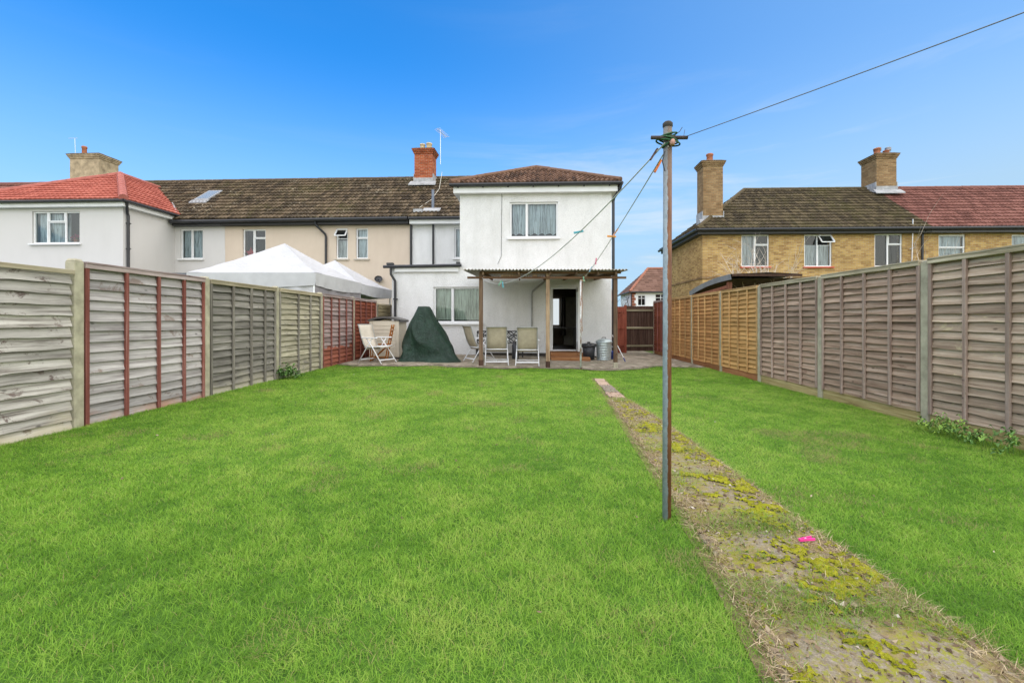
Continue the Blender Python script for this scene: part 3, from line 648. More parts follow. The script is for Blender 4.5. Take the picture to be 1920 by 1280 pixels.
window(G, TP, *w1, 19.6, [(0, .5, 0, 1, True), (.5, 1, 0, 1, False)], upvc, .09)
window(G, TP, *wL, 17.1, [(0, .31, 0, 1, True), (.31, .67, 0, .68, False), (.31, .67, .68, 1, True), (.67, 1, 0, 1, True)], upvc, .1)
curtain('net_curtain', TP, TY, w1[0]+.05, w1[1]-.05, w1[2]+.05, w1[3]-.05, 19.8, net, 'pale net curtain in the recessed upstairs window of the grey house', 8, .03)
curtain('net_curtain', TP, TY, wL[0]+.05, wL[1]-.6, wL[2]+.05, wL[3]-.05, 17.33, net, 'pale net curtain in the three-light window under the red roof', 9, .03)
chimney(G, TP, -24.1+.1, -22.4, 22.9, 24.0, 7.8, 9.9, cream_stack, dark_stone, [(-23.62, 23.3, .5, .11), (-22.95, 23.5, .16, .16)], terracotta, False)
b = MB(); b.tube([(-24.0, 23.2, 9.7), (-24.05, 23.2, 10.9)], .012, 5); b.tube([(-24.4, 23.2, 10.88), (-23.8, 23.1, 10.84)], .01, 5); b.build('aerial', alu, G, TP)
def pot_plant(p, rz, label, seed):
    rs = random.Random(seed); t_ = empty('potted_flower', p, rz); tag(t_, label, 'potted flower')
    b_ = MB(); b_.lathe([(0, 0), (.07, 0), (.09, .13), (.08, .13), (.07, .08)], n=14); b_.build('pot', terracotta, t_, smooth=True)
    b_ = MB()
    for i in range(26):
        c_ = Vector((rs.gauss(0, .11), rs.gauss(0, .02), .24+rs.gauss(0, .05))); b_.tube([c_+Vector((0, 0, -.02)), c_, c_+Vector((0, 0, .02))], [.012, .03, .012], 6)
    b_.build('blossom', plain('magenta_blossom', (.42, .02, .12), .7, .2, var=.4), t_)
    b_ = MB(); b_.tube([(0, 0, .1), (.01, 0, .24)], .012, 5); b_.tube([(0, 0, .1), (-.06, 0, .22)], .008, 5); b_.build('stem', plain('plant_stem', (.05, .12, .03), .8), t_)
pot_plant(virt(-17.62, 17.3, 4.27), TY, 'magenta potted flower in the right light of the window under the red roof', 3)
# roof window
b = MB(); sy0, sy1 = 20.95, 21.95
def slp(x, y, k): z = slope_z(y)+k; return (x, y, z)
b.hexa([slp(-15.72, sy0, .0), slp(-15.02, sy0, .0), slp(-15.02, sy1, .0), slp(-15.72, sy1, .0), slp(-15.72, sy0, .12), slp(-15.02, sy0, .12), slp(-15.02, sy1, .12), slp(-15.72, sy1, .12)]); b.hexa([slp(-15.8, sy0-.2, .04), slp(-14.95, sy0-.2, .04), slp(-14.95, sy0, .06), slp(-15.8, sy0, .06), slp(-15.8, sy0-.2, .07), slp(-14.95, sy0-.2, .07), slp(-14.95, sy0, .1), slp(-15.8, sy0, .1)])
rw = b.build('roof_window', plain('roof_window_frame', (.25, .26, .27), .5), G, TP)
b = MB(); b.face([slp(-15.64, sy0+.09, .126), slp(-15.1, sy0+.09, .126), slp(-15.1, sy1-.09, .126), slp(-15.64, sy1-.09, .126)]); b.build('pane', plain('roof_window_pane', (.16, .2, .23), .12, .5, var=.05), rw, TP)
# further house of the terrace, only its roof shows
F = empty('far_terrace_house', TP, TY); tag(F, 'terraced house with brown-red tiled roof at the far left edge', 'house')
b = MB(); wall(b, -34, -22.62, -.3, 5.5, 19.6); b.build('wall', [grey_render, dark_inside], F, TP); main_roof(F, -34, -22.62, brown_red_tile, brown_red_tile)
# low extension roof behind the left fence
LE = empty('low_extension', TP, TY); tag(LE, 'low grey felt-roofed back extension of the grey house, just above the left fence', 'extension')
b = MB(); b.box(-22.3, -12.2, 14.7, 17.05, -.3, 2.62); b.build('wall', grey_render, LE, TP)
b = MB(); b.hexa([(-22.5, 14.5, 2.62), (-11.95, 14.5, 2.62), (-11.95, 17.06, 2.9), (-22.5, 17.06, 2.9), (-22.5, 14.5, 2.76), (-11.95, 14.5, 2.76), (-11.95, 17.06, 3.02), (-22.5, 17.06, 3.02)]); b.build('roof', plain('blue_grey_felt', (.16, .18, .21), .7, .3), LE, TP)

# TV aerial on the red chimney
b = MB(); b.tube([(0, 0, 0), (0, 0, 1.75)], .014, 6); ae = empty('tv_aerial', virt(-4.33, 22.95, 9.1), TY); b.build('mast', alu, ae); tag(ae, 'television aerial on a thin mast beside the red brick chimney', 'aerial')
b = MB(); b.tube([(-.12, -.12, 1.75), (.28, .1, 1.42)], .012, 6)
for k in range(8):
    p = Vector((-.12, -.12, 1.75)).lerp(Vector((.28, .1, 1.42)), k/7); b.tube([p+Vector((-.17, .12, .02)), p+Vector((.17, -.12, -.02))], .011, 5)
b.build('antenna', alu, ae)

# ------------------------------------------------------------------ yellow brick pair on the right
RP, RY = (8.3, 21.0, 0.0), R(-2.0)
re0, rez, rry, rrz, rhx = 20.65, 5.36, 24.3, 8.12, 11.65
rsl = math.hypot(rry-re0, rrz-rez)
Y1 = empty('yellow_brick_house', RP, RY); tag(Y1, 'yellow brick end house with mossy hip roof and tall corner chimney', 'house')
q1, q2, q3 = (10.07, 11.32, 3.65, 5.12), (12.90, 14.14, 3.64, 5.11), (16.04, 17.27, 3.63, 5.12)
b = MB(); wall(b, 8.3, 18.3, -.4, 5.3, 21, [q1, q2, q3]); b.face([(8.3, 21, -.4), (8.3, 21, 5.3), (8.3, 26.6, 5.3), (8.3, 26.6, -.4)])
b.build('wall', [yellow_brick, dark_inside], Y1, RP)
b = MB(); b.box(8.27, 18.3, 20.97, 20.996, 3.12, 3.2); b.box(8.27, 8.296, 21.0, 26.6, 3.12, 3.2); b.build('string_course', stack_brick, Y1, RP)
roof_plane('roof_tiles', Y1, RP, (7.95, re0, rez), (1, 0, 0), (0, rry-re0, rrz-rez), 10.35, rsl, 14, .17, .03, .045, right_tile, lambda v: 3.70*v/rsl)
sll = math.hypot(3.7, rrz-rez)
roof_plane('roof_tiles', Y1, RP, (7.95, 27.1, rez), (0, -1, 0), (3.7, 0, rrz-rez), 6.45, sll, 14, .17, .03, .045, right_tile, lambda v: 2.8*v/sll, lambda v: 6.45-3.65*v/sll)
b = MB(); b.face([(11.65, rry, rrz), (18.3, rry, rrz), (18.3, 27.1, rez), (7.95, 27.1, rez)]); b.build('rear_slope', right_tile, Y1, RP)
b = MB(); ridge_run(b, (rhx, rry, rrz), (18.3, rry, rrz), .1); ridge_run(b, (7.95, re0, rez), (rhx, rry, rrz), .11); b.build('ridge_tiles', right_tile, Y1, RP)
b = MB(); b.box(8.0, 18.3, 20.72, 20.99, 5.12, 5.3); b.box(8.0, 8.29, 21.0, 27.0, 5.12, 5.3); b.build('fascia', plain('dark_fascia', (.05, .05, .05), .6, .3), Y1, RP)
b = MB(); gutter(b, (7.9, re0-.04, rez-.06), (18.3, re0-.04, rez-.06), .07); gutter(b, (7.9, re0-.04, rez-.06), (7.9, 27.1, rez-.06), .07); b.build('gutter', black_plastic, Y1, RP)
for q, vent in ((q1, 0), (q2, 1), (q3, 0)):
    L = [(0, .5, 0, 1, True), (.5, 1, 0, .68, False)]+([] if vent else [(.5, 1, .68, 1, True)])
    window(Y1, RP, *q, 21, L, red_sill, .09, inset=.05, open_vent=(q[0]+.65, q[1]-.03, q[3]-.04, .45) if vent else None)
curtain('net_curtain', RP, RY, q1[0]+.05, q1[0]+.6, q1[2]+.05, q1[3]-.05, 21.2, white_curtain, 'white curtain in the brick house window nearest the tall chimney', 5, .03)
curtain('net_curtain', RP, RY, q2[0]+.05, q2[1]-.05, q2[2]+.05, q2[3]-.45, 21.2, white_curtain, 'white curtain in the brick house window with an open vent', 8, .03)
chimney(Y1, RP, 8.52, 9.45, 21.55, 22.35, 5.85, 8.70, stack_brick, dark_stone, [(8.98, 21.95, .42, .15)], terracotta)
chimney(Y1, RP, 18.0, 19.0, 23.6, 24.7, 7.75, 9.68, stack_brick, dark_stone, [(18.25, 23.9, .32, .15), (18.7, 23.9, .2, .13), (18.55, 24.4, .45, .1)], terracotta)
b = MB()
for px_ in (18.5, 19.0): b.lathe([(.10, 0), (.10, .25), (.14, .27), (.14, .42), (.05, .46)], (px_-.05, 24.1, 9.75), 12)
b.build('flue_cowl', plain('grey_cowl', (.2, .2, .21), .4, .4, .5), Y1, RP)
downpipe(Y1, RP, [(18.1, 20.68, 5.25), (18.08, 20.9, 5.05), (18.08, 20.93, 2.0)], .05)
b = MB(); b.tube([(17.6, 20.9, 3.3), (17.62, 20.85, 5.75)], .02, 6); b.tube([(17.5, 20.88, 4.4), (17.72, 20.86, 4.5), (17.62, 20.8, 4.7)], .012, 5); b.build('aerial_pole', alu, Y1, RP)
Y2 = empty('brick_house', RP, RY); tag(Y2, 'yellow brick house with red-brown tiled roof at the right edge', 'house')
q4, q5 = (18.87, 20.04, 3.76, 5.07), (22.07, 23.29, 3.76, 5.05)
b = MB(); wall(b, 18.304, 31, -.4, 5.3, 21, [q4, q5]); b.build('wall', [yellow_brick, dark_inside], Y2, RP)
roof_plane('roof_tiles', Y2, RP, (18.3, re0, rez), (1, 0, 0), (0, rry-re0, rrz-rez), 12.7, rsl, 14, .17, .03, .045, brown_red_tile)
b = MB(); ridge_run(b, (18.3, rry, rrz), (31, rry, rrz), .1); b.build('ridge_tiles', brown_red_tile, Y2, RP)
b = MB(); b.face([(18.3, rry, rrz), (31, rry, rrz), (31, 27.9, rez), (18.3, 27.9, rez)]); b.build('rear_slope', brown_red_tile, Y2, RP)
b = MB(); b.box(18.32, 31, 20.72, 20.99, 5.12, 5.3); gutter(b, (18.3, re0-.04, rez-.06), (31, re0-.04, rez-.06), .07); b.build('gutter', black_plastic, Y2, RP)
window(Y2, RP, *q4, 21, [(0, 1, 0, .55, False), (0, 1, .55, 1, True)], upvc, .08, inset=.05); window(Y2, RP, *q5, 21, [(0, 1, 0, .55, False), (0, 1, .55, 1, True)], upvc, .08, inset=.05)
curtain('net_curtain', RP, RY, q4[0]+.05, q4[1]-.05, q4[2]+.05, q4[3]-.05, 21.2, net, 'net curtain in the two-pane window under the red-brown roof', 8, .03)
curtain('net_curtain', RP, RY, q5[0]+.05, q5[1]-.05, q5[2]+.05, q5[3]-.05, 21.2, net, 'net curtain in the window cut by the right edge', 8, .03)

# ------------------------------------------------------------------ far houses seen through the side gap
K = empty('hip_roofed_house', (15.4, 64, 0), R(-2)); tag(K, 'distant white house with brown hip roof and brick quoins, beyond the side gate', 'house')
kz = 5.2; far_white = plain('far_white_render', (.75, .75, .74), .9, .1, var=.06)
ops = [(.75, 1.9, 3.2, 4.7), (3.2, 4.8, 3.0, 4.9), (.75, 1.9, .9, 2.3)]
b = MB(); wall(b, 0, 12, -.5, kz, 0, ops, depth=.2); b.face([(0, 0, -.5), (0, 0, kz), (0, 9, kz), (0, 9, -.5)]); b.build('wall', [far_white, dark_inside], K)
for o_ in ops: window(K, (0, 0, 0), *o_, 0, [(0, .5, 0, .7, False), (.5, 1, 0, .7, False), (0, .5, .7, 1, True), (.5, 1, .7, 1, True)], None, fr=.1)
b = MB()
for k in range(14): w_ = .5 if k % 2 else .32; b.box(-.02, w_, -.03, -.005, -.3+k*.39, -.3+k*.39+.36); b.box(-.03, -.005, 0.0, w_, -.3+k*.39, -.3+k*.39+.36)
b.build('quoin', plain('quoin_brick', (.26, .1, .06), .9, .1), K)
ks = math.hypot(4.6, 3.7)
roof_plane('roof_tiles', K, (0, 0, 0), (-.4, -.4, kz), (1, 0, 0), (0, 4.6, 3.7), 12.8, ks, 12, .6, .02, .05, far_tile, lambda v: 3.6*v/ks, lambda v: 12.8)
ks2 = math.hypot(3.6, 3.7)
roof_plane('roof_tiles', K, (0, 0, 0), (-.4, 9.0, kz), (0, -1, 0), (3.6, 0, 3.7), 9.4, ks2, 12, .6, .02, .05, far_tile, lambda v: 4.8*v/ks2, lambda v: 9.4-4.6*v/ks2)
b = MB(); ridge_run(b, (-.4, -.4, kz), (3.2, 4.2, kz+3.7), .2, .9); ridge_run(b, (3.2, 4.2, kz+3.7), (12.4, 4.2, kz+3.7), .2, .9); b.build('ridge_tiles', plain('orange_ridge', (.30, .13, .085), .8, .2), K)
b = MB(); b.tube([(-.45, -.45, kz-.1), (12.4, -.45, kz-.1)], .09, 6); b.tube([(-.45, -.45, kz-.1), (-.45, 9, kz-.1)], .09, 6); b.tube([(-.15, -.15, kz-.2), (-.15, -.15, 0)], .07, 6); b.build('gutter', black_plastic, K)
Q = empty('red_brick_house', (11.0, 58, 0), 0); tag(Q, 'sliver of a distant red brick house beside the canopy post', 'house')
b = MB(); b.box(-2.2, 1.0, 0, 8, -.5, 4.9); b.build('wall', plain('far_red_brick', (.35, .09, .06), .9, .1), Q); b = MB(); b.hexa([(-2.4, -.3, 4.9), (1.2, -.3, 4.9), (1.2, 8.3, 4.9), (-2.4, 8.3, 4.9), (-1, 3, 5.6), (-.5, 3, 5.6), (-.5, 5, 5.6), (-1, 5, 5.6)]); b.build('roof', far_tile, Q)

# ------------------------------------------------------------------ fences
gw = dict(dark=(.15, .135, .12), mid=(.30, .28, .26), light=(.44, .42, .40))
wood_lead = wood('fence_grey_flaking', (.15, .13, .115), (.40, .375, .34), (.57, .54, .50), patch=(.12, .085, .075), pth=.585, psc=4.6, low=((.45, .39, .26), .50))
wood_lav = wood('fence_grey_lavender', (.24, .215, .21), (.40, .375, .365), (.53, .505, .49), patch=(.22, .17, .15), pth=.60, low=((.42, .24, .17), .40))
wood_grey = wood('fence_weathered_grey', (.10, .092, .08), (.225, .21, .185), (.36, .34, .305), low=((.37, .34, .27), .60))
wood_cream = wood('fence_greenish_cream', (.19, .17, .12), (.38, .35, .255), (.53, .50, .39), patch=(.23, .21, .18), pth=.56)
wood_redgrey = wood('fence_red_washed', (.20, .13, .115), (.33, .25, .24), (.42, .36, .35), low=((.27, .085, .05), .98))
wood_red = wood('fence_red_stain', (.16, .06, .04), (.24, .11, .085), (.33, .21, .185), low=((.23, .065, .035), 1.15))
wood_olive = wood('fence_olive', (.12, .10, .055), (.26, .22, .13), (.38, .33, .2))
wood_brown = wood('fence_grey_brown', (.16, .105, .07), (.345, .245, .175), (.48, .365, .28), patch=(.20, .13, .09), pth=.62, low=((.27, .22, .12), .28))
wood_brown2 = wood('fence_grey_brown_pale', (.20, .14, .095), (.40, .305, .22), (.54, .435, .33), patch=(.46, .39, .24), pth=.6)
wood_tan = wood('fence_new_tan', (.30, .16, .055), (.50, .295, .11), (.60, .38, .16), lo=.85, hi=1.12)
wood_tan2 = wood('fence_tan', (.26, .125, .045), (.43, .225, .085), (.52, .295, .12), lo=.85, hi=1.12)
bat_red = wood('batten_red', (.15, .05, .04), (.245, .085, .068), (.35, .18, .155), axis=2); bat_grey = wood('batten_grey', (.12, .105, .09), (.21, .19, .165), (.31, .29, .25), axis=2)
bat_pink = wood('batten_pink_grey', (.22, .15, .12), (.36, .265, .215), (.46, .36, .30), axis=2); bat_tan = wood('batten_tan', (.34, .19, .075), (.52, .315, .13), (.6, .4, .19), axis=2)
rail_w = wood('rail_weathered', (.22, .18, .11), (.42, .36, .25), (.55, .49, .36)); rail_red = wood('rail_red_grey', (.2, .14, .13), (.34, .27, .26), (.44, .38, .37)); rail_tan = wood('rail_tan', (.34, .2, .08), (.5, .32, .14), (.6, .42, .22))
gravel_w = wood('gravel_board_wood', (.2, .15, .06), (.36, .29, .13), (.46, .39, .2)); gravel_t = wood('gravel_board_red', (.22, .09, .04), (.36, .16, .07), (.44, .23, .11))
def board_mesh(w, h, wav, seed):
    rs = random.Random(seed); b = MB(); n_ = 16; ph = [rs.random()*6 for _ in range(3)]; P = [[], [], [], []]
    for i in range(n_+1):
        x = -w/2+w*i/n_
        e = wav*.7*(math.sin(x*2.3+ph[0])+.6*math.sin(x*5.1+ph[1])+.35*math.sin(x*11+ph[2]))+rs.uniform(-1, 1)*wav*.25
        k = .004*math.sin(x*3+ph[1])
        P[0].append((x, .004+k, h)); P[1].append((x, -.042+k, e)); P[2].append((x, -.018+k, e-.001)); P[3].append((x, .010+k, h))
    for a in range(3): b.grid([P[a+1], P[a]])
    b.grid([P[0], P[3]])
    return b
def fence_panel(X, y0, y1, side, z0, z1, nb, mb, mbat, mrail, bats, label, wav=.008, cap=True, edge=True, z1b=None, name='garden_fence', seed=0):
    """side: -1 left fence (garden towards +X), 1 right fence. z1 top at y0 end, z1b top at y1 end"""
    ym = (y0+y1)/2; w = abs(y1-y0)-.012; rz = R(90) if side < 0 else R(-90)
    p = empty(name, (X, ym, z0), rz); tag(p, label, 'fence', 'overlap fence panels along the garden')
    Hh = (z1+(z1b if z1b is not None else z1))/2-z0
    pitch = (Hh-.05)/nb; ms = []
    for k in range(5): 
        ms.append(board_mesh(w, pitch*1.32, wav, seed*10+k).mesh('board', mb))
    for k in range(nb):
        o = link('board', ms[(k*3+k//5) % 5], p, (0, random.uniform(-.003, .002), k*pitch), (0, random.uniform(-.004, .004), 0))
        if k % 2: o.scale = (-1, 1, 1)
    for x in bats:
        b = MB(); b.box(-.021, .021, -.064, -.036, .0, Hh-.045); o = b.build('batten', mbat, p, bevel=.003); o.location = (x*w, 0, 0)
    if edge:
        for x in (-w/2+.021, w/2-.021):
            b = MB(); b.box(-.02, .02, -.062, -.036, .0, Hh-.045); o = b.build('edge_batten', mbat, p, bevel=.003); o.location = (x, 0, 0)
    b = MB(); b.box(-w/2, w/2, -.068, -.030, Hh-.05, Hh-.004); o = b.build('top_rail', mrail, p, bevel=.003)
    if cap: b = MB(); b.box(-w/2, w/2, -.074, .03, Hh-.003, Hh+.018); b.build('cap_rail', mrail, p, bevel=.003)
    return p
def conc_post(X, Y, z0, z1, label):
    b = MB(); w = .052; b.box(-w, w, -w, w, -.15, z1-z0-.03); b.hexa([(-w, -w, z1-z0-.03), (w, -w, z1-z0-.03), (w, w, z1-z0-.03), (-w, w, z1-z0-.03), (-w*.7, -w*.7, z1-z0), (w*.7, -w*.7, z1-z0), (w*.7, w*.7, z1-z0), (-w*.7, w*.7, z1-z0)])
    o = b.build('fence_post', concrete, bevel=.008); o.location = (X, Y, z0)
    return tag(o, label, 'fence post', 'concrete fence posts')
gL, gR = ground(LX), ground(RX)
LPY = [2.83, 4.757, 6.69, 8.61, 10.5, 12.5, 14.45]
Lp = [(0, 1, 1.72, 15, wood_lead, bat_grey, rail_w, (), 'nearest left fence panel, flaking grey boards without battens', .011, False),
      (1, 2, 1.80, 15, wood_lav, bat_red, rail_red, (-.22, .04, .28), 'lavender-grey left fence panel with three red-brown battens', .005, True),
      (2, 3, 1.79, 15, wood_grey, bat_grey, rail_w, (-.2, .07, .3), 'dark grey left fence panel between lavender-grey and cream panels', .008, True),
      (3, 4, 1.79, 16, wood_cream, bat_grey, rail_w, (-.08, .22), 'greenish cream left fence panel with two grey battens', .011, True),
      (4, 5, 1.80, 16, wood_redgrey, bat_red, rail_red, (-.25, 0, .25), 'left fence panel of grey boards washed red at the foot', .005, True),
      (5, 6, 1.80, 16, wood_red, bat_red, rail_red, (-.25, 0, .25), 'red-stained left fence panel behind the reclined garden chair', .005, True)]
for i, (a, c, z1, nb, mb, mt, mr_, bats, lab, wv, cp) in enumerate(Lp):
    fence_panel(LX, LPY[a]+.056, LPY[c]-.056, -1, gL-.02, z1, nb, mb, mt, mr_, bats, lab, wv, cap=cp, edge=bool(bats), seed=i+1)
Lpost = ['beyond the left edge of the picture', 'tallest left fence post, between the batten-free and lavender-grey panels', 'left fence post between the lavender-grey and dark grey panels', 'left fence post between the dark grey and cream panels', 'left fence post between the cream and red-washed panels', 'left fence post between the red-washed and red-stained panels', 'last left fence post beside the plastic storage shed']
for i, y in enumerate(LPY):
    if i: conc_post(LX, y, gL, 1.84, 'pale concrete '+Lpost[i])
fence_panel(LX, 14.52, 16.4, -1, gL, 1.74, 15, wood_olive, bat_grey, rail_w, (.3,), 'olive fence panel in the gap between storage shed and white house', .012, cap=False, seed=9)
RPY = [3.66, 5.605, 7.58, 9.53, 11.38, 13.32, 15.3, 17.2]
Rp = [(0, 1, wood_brown2, bat_pink, rail_w, 'nearest right fence panel, pale grey-brown boards', gravel_w, .009),
      (1, 2, wood_brown, bat_pink, rail_w, 'second right fence panel from the camera, splintered grey-brown boards', gravel_w, .009),
      (2, 3, wood_brown, bat_pink, rail_w, 'third right fence panel from the camera, grey-brown beside the tan panels', gravel_w, .008),
      (3, 4, wood_tan, bat_tan, rail_tan, 'brightest tan right fence panel, nearest of the three tan ones', gravel_t, .009),
      (4, 5, wood_tan2, bat_tan, rail_tan, 'middle tan fence panel of the three on the right', gravel_t, .007),
      (5, 6, wood_tan2, bat_tan, rail_tan, 'farthest tan fence panel on the right, just right of the metal pole', gravel_t, .007),
      (6, 7, wood_red, bat_red, rail_red, 'dark red right fence panel beside the closed side gate', gravel_t, .006)]
for i, (a, c, mb, mt, mr_, lab, gb, wv) in enumerate(Rp):
    zt = 1.935-.006*a
    fence_panel(RX, RPY[a]+.056, RPY[c]-.056, 1, gR+.15, zt, 18, mb, mt, mr_, (-.25, 0, .25), lab, wv, seed=20+i)
    b = MB(); w = RPY[c]-RPY[a]-.12; b.box(-w/2, w/2, -.03, .0, -.05, .15); o = b.build('gravel_board', gb, bevel=.004); o.location = (RX, (RPY[a]+RPY[c])/2, gR); o.rotation_euler = (0, 0, R(-90))
    tag(o, 'low gravel board under the '+lab.split(',')[0], 'gravel board', 'gravel boards under the right fence')
Rpost = ['', 'nearest right post, between the two nearest grey-brown panels', 'right post between the second and third grey-brown panels', 'right post between grey-brown and brightest tan panels', 'right post between the brightest and middle tan panels', 'right post between the middle and farthest tan panels', 'right post between tan and dark red panels, by the metal pole', 'last right post at the side gate']
for i, y in enumerate(RPY):
    if i: conc_post(RX, y, gR, 1.945-.006*i, 'concrete '+Rpost[i])
# gate across the side passage
gate_brown = wood('gate_brown', (.04, .022, .015), (.075, .042, .03), (.11, .07, .05), axis=2); gate_red = wood('gate_red', (.13, .035, .02), (.24, .065, .04), (.3, .1, .06), axis=2); gate_rail = wood('gate_rail', (.15, .12, .07), (.28, .24, .15), (.38, .34, .24))
gt = empty('passage_fence', (3.9, 17.25, gR), R(-1)); tag(gt, 'dark brown upright-board fence panel with three rails closing the side passage', 'fence')
for k in range(10):
    b = MB(); b.box(.03+k*.103, .03+k*.103+.1, .0, .018, .12, 1.82+random.uniform(-.01, .01)); b.build('board', gate_brown, gt)
for z in (.32, 1.0, 1.66):
    b = MB(); b.box(.03, 1.06, -.06, -.002, z-.035, z+.035); b.build('rail', gate_rail, gt, bevel=.004)
b = MB(); b.box(-.05, .03, -.05, .05, -.1, 1.86); b.build('post', gate_red, gt)
gt = empty('side_gate', (3.15, 17.2, gR), 0); tag(gt, 'red-brown wooden side gate next to the white house corner', 'gate')
for k in range(7):
    b = MB(); b.box(.0+k*.1, .0+k*.1+.097, .0, .018, .06, 1.80); b.build('board', gate_red, gt)
for z in (.3, 1.0, 1.62): b = MB(); b.box(0, .69, -.04, -.002, z-.04, z+.04); b.build('rail', gate_red, gt)
b = MB(); b.bar((.02, -.02, 1.05), (.67, -.02, 1.6), .03, .08); b.build('brace', gate_red, gt)

# ------------------------------------------------------------------ canopy over the back door
can_w = wood('canopy_timber', (.09, .055, .035), (.17, .11, .07), (.26, .18, .12), axis=2); can_b = wood('canopy_beam', (.08, .04, .022), (.16, .085, .045), (.24, .14, .08)); can_p = wood('canopy_pale_post', (.16, .10, .06), (.30, .21, .13), (.42, .31, .2), axis=2)
corr = plain('corrugated_sheet', (.40, .36, .31), .6, .3, var=.35, sc=3)
CP = empty('door_canopy', (.55, 11.5, ground(.55))); tag(CP, 'timber canopy with corrugated roof over the patio and back door', 'canopy')
off = (.55, 11.5, ground(.55))
for (x, mt_) in ((-1.06, can_w), (.64, can_p), (2.36, can_w)):
    b = MB(); b.box(x-.048, x+.048, 11.53, 11.63, ground(x)-.05, 2.38); b.build('post', mt_, CP, off, bevel=.005)
    b = MB(); b.box(x-.055, x+.055, 11.522, 11.638, ground(x)+.0, ground(x)+.17); b.build('post_foot', gate_brown if x < 2 else concrete, CP, off)
b = MB(); b.box(-1.4, 2.62, 11.495, 11.527, 2.245, 2.30); b.build('beam', can_b, CP, off)
b = MB(); b.box(-1.1, 2.5, 11.545, 11.615, 2.381, 2.43); b.build('plate', can_b, CP, off)
for x in (-1.0, -.1, .7, 1.35, 1.9, 2.35):
    b = MB(); b.hexa([(x-.022, 11.42, 2.335), (x+.022, 11.42, 2.335), (x+.022, 14.95, 2.50), (x-.022, 14.95, 2.50), (x-.022, 11.42, 2.432), (x+.022, 11.42, 2.432), (x+.022, 14.95, 2.60), (x-.022, 14.95, 2.60)]); b.build('rafter', can_w, CP, off)
P = [[], []]; nn = 320
for i in range(nn+1):
    x = -1.50+4.12*i/nn; h = .017*math.sin(2*math.pi*x/.085)
    P[0].append((x, 11.28, 2.455+h)); P[1].append((x, 14.94, 2.63+h))
b = MB(); b.grid(P); b.grid([[(x, y, z-.006) for x, y, z in r_] for r_ in reversed(P)]); b.grid([P[0], [(x, y, z-.006) for x, y, z in P[0]]][::-1]); b.build('roof_sheet', corr, CP, off, smooth=True)
for x, w_ in ((-.55, .5), (.25, .12), (1.55, .1)):
    b = MB(); b.box(x, x+w_, 11.6, 11.66, 2.31, 2.365); b.build('offcut', can_p, CP, off)
# wooden door steps
ST = empty('door_steps', (1.4, 14.5, ground(1.4))); off = (1.4, 14.5, ground(1.4)); tag(ST, 'two orange timber steps below the open back door', 'steps')
step_w = wood('step_wood', (.22, .09, .035), (.36, .165, .07), (.46, .25, .12))
b = MB(); b.box(.86, 1.86, 13.95, 14.93, ground(1)+.0, ground(1)+.21); b.build('tread', step_w, ST, off, bevel=.006)
b = MB(); b.box(.84, 2.0, 13.42, 13.945, ground(1)-.0, ground(1)+.115); b.build('tread', step_w, ST, off, bevel=.006)

# ------------------------------------------------------------------ white gazebos behind the left fence
m = NM('gazebo_cloth', .85, .15); v = m.coord(); tr = None
m.bump(m.noise(m.coord((1, 1, 2.5)), 2.6, 5, .6, .8), .5, .08); cloth = m.base(m.ramp(m.noise(v, 1.2, 5), [(.3, (.43, .435, .45)), (.7, (.50, .50, .51))]))
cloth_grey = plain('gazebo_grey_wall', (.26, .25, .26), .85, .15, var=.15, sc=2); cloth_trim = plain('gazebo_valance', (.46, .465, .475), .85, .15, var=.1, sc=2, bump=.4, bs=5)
def gazebo(cx_, cy_, half_, eave, apex, label, wall_side=False, rz=0.0):
    t = empty('gazebo', (cx_, cy_, 0), rz); tag(t, label, 'gazebo', 'white pop-up gazebos'); b = MB(); n_ = 14
    P = []
    for j in range(n_+1):
        row = []; r_ = 1-j/n_
        for i in range(4*12+1):
            s_ = i/12; k = int(s_) % 4; f_ = s_-int(s_); c_ = [(-1, -1), (1, -1), (1, 1), (-1, 1)]; A, B_ = c_[k], c_[(k+1) % 4]
            x, y = A[0]+(B_[0]-A[0])*f_, A[1]+(B_[1]-A[1])*f_
            sag = -.10*math.sin(math.pi*f_)*math.sin(math.pi*r_*.9)+ .012*math.sin(f_*19+j*1.7)*r_
            z = eave+(apex-eave)*((1-r_)**1.12)+sag
            row.append((x*half_*r_, y*half_*r_, z))
        P.append(row)
    b.grid(P); b.build('canopy', cloth, t, smooth=False)
    c_ = [(-1, -1), (1, -1), (1, 1), (-1, 1)]
    for k in range(4):
        A, B_ = c_[k], c_[(k+1) % 4]; rows = []
        for zz in range(5):
            rows.append([((A[0]+(B_[0]-A[0])*i/20)*half_*(1.003+.012*math.sin(i*1.9+zz)*zz/4), (A[1]+(B_[1]-A[1])*i/20)*half_*(1.003+.012*math.sin(i*2.3+zz+k)*zz/4), eave-.006-.30*zz/4-.06*math.sin(math.pi*i/20)*(zz/4)) for i in range(21)])
        b = MB(); b.grid(rows); b.build('valance', cloth_trim, t, smooth=True)
    for A in c_: b = MB(); b.box(A[0]*(half_-.05)-.02, A[0]*(half_-.05)+.02, A[1]*(half_-.05)-.02, A[1]*(half_-.05)+.02, -.2, eave); b.build('leg', alu, t)
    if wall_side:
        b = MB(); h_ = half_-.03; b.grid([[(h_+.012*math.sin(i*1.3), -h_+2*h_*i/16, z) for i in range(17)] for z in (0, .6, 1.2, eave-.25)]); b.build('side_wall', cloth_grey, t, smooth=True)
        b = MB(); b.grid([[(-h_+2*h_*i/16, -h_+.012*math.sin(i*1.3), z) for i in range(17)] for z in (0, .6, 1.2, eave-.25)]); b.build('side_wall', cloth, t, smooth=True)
    return t
gazebo(-6.42, 12.28, 1.52, 2.33, 3.27, 'nearer white gazebo with a grey side wall, behind the left fence', True)
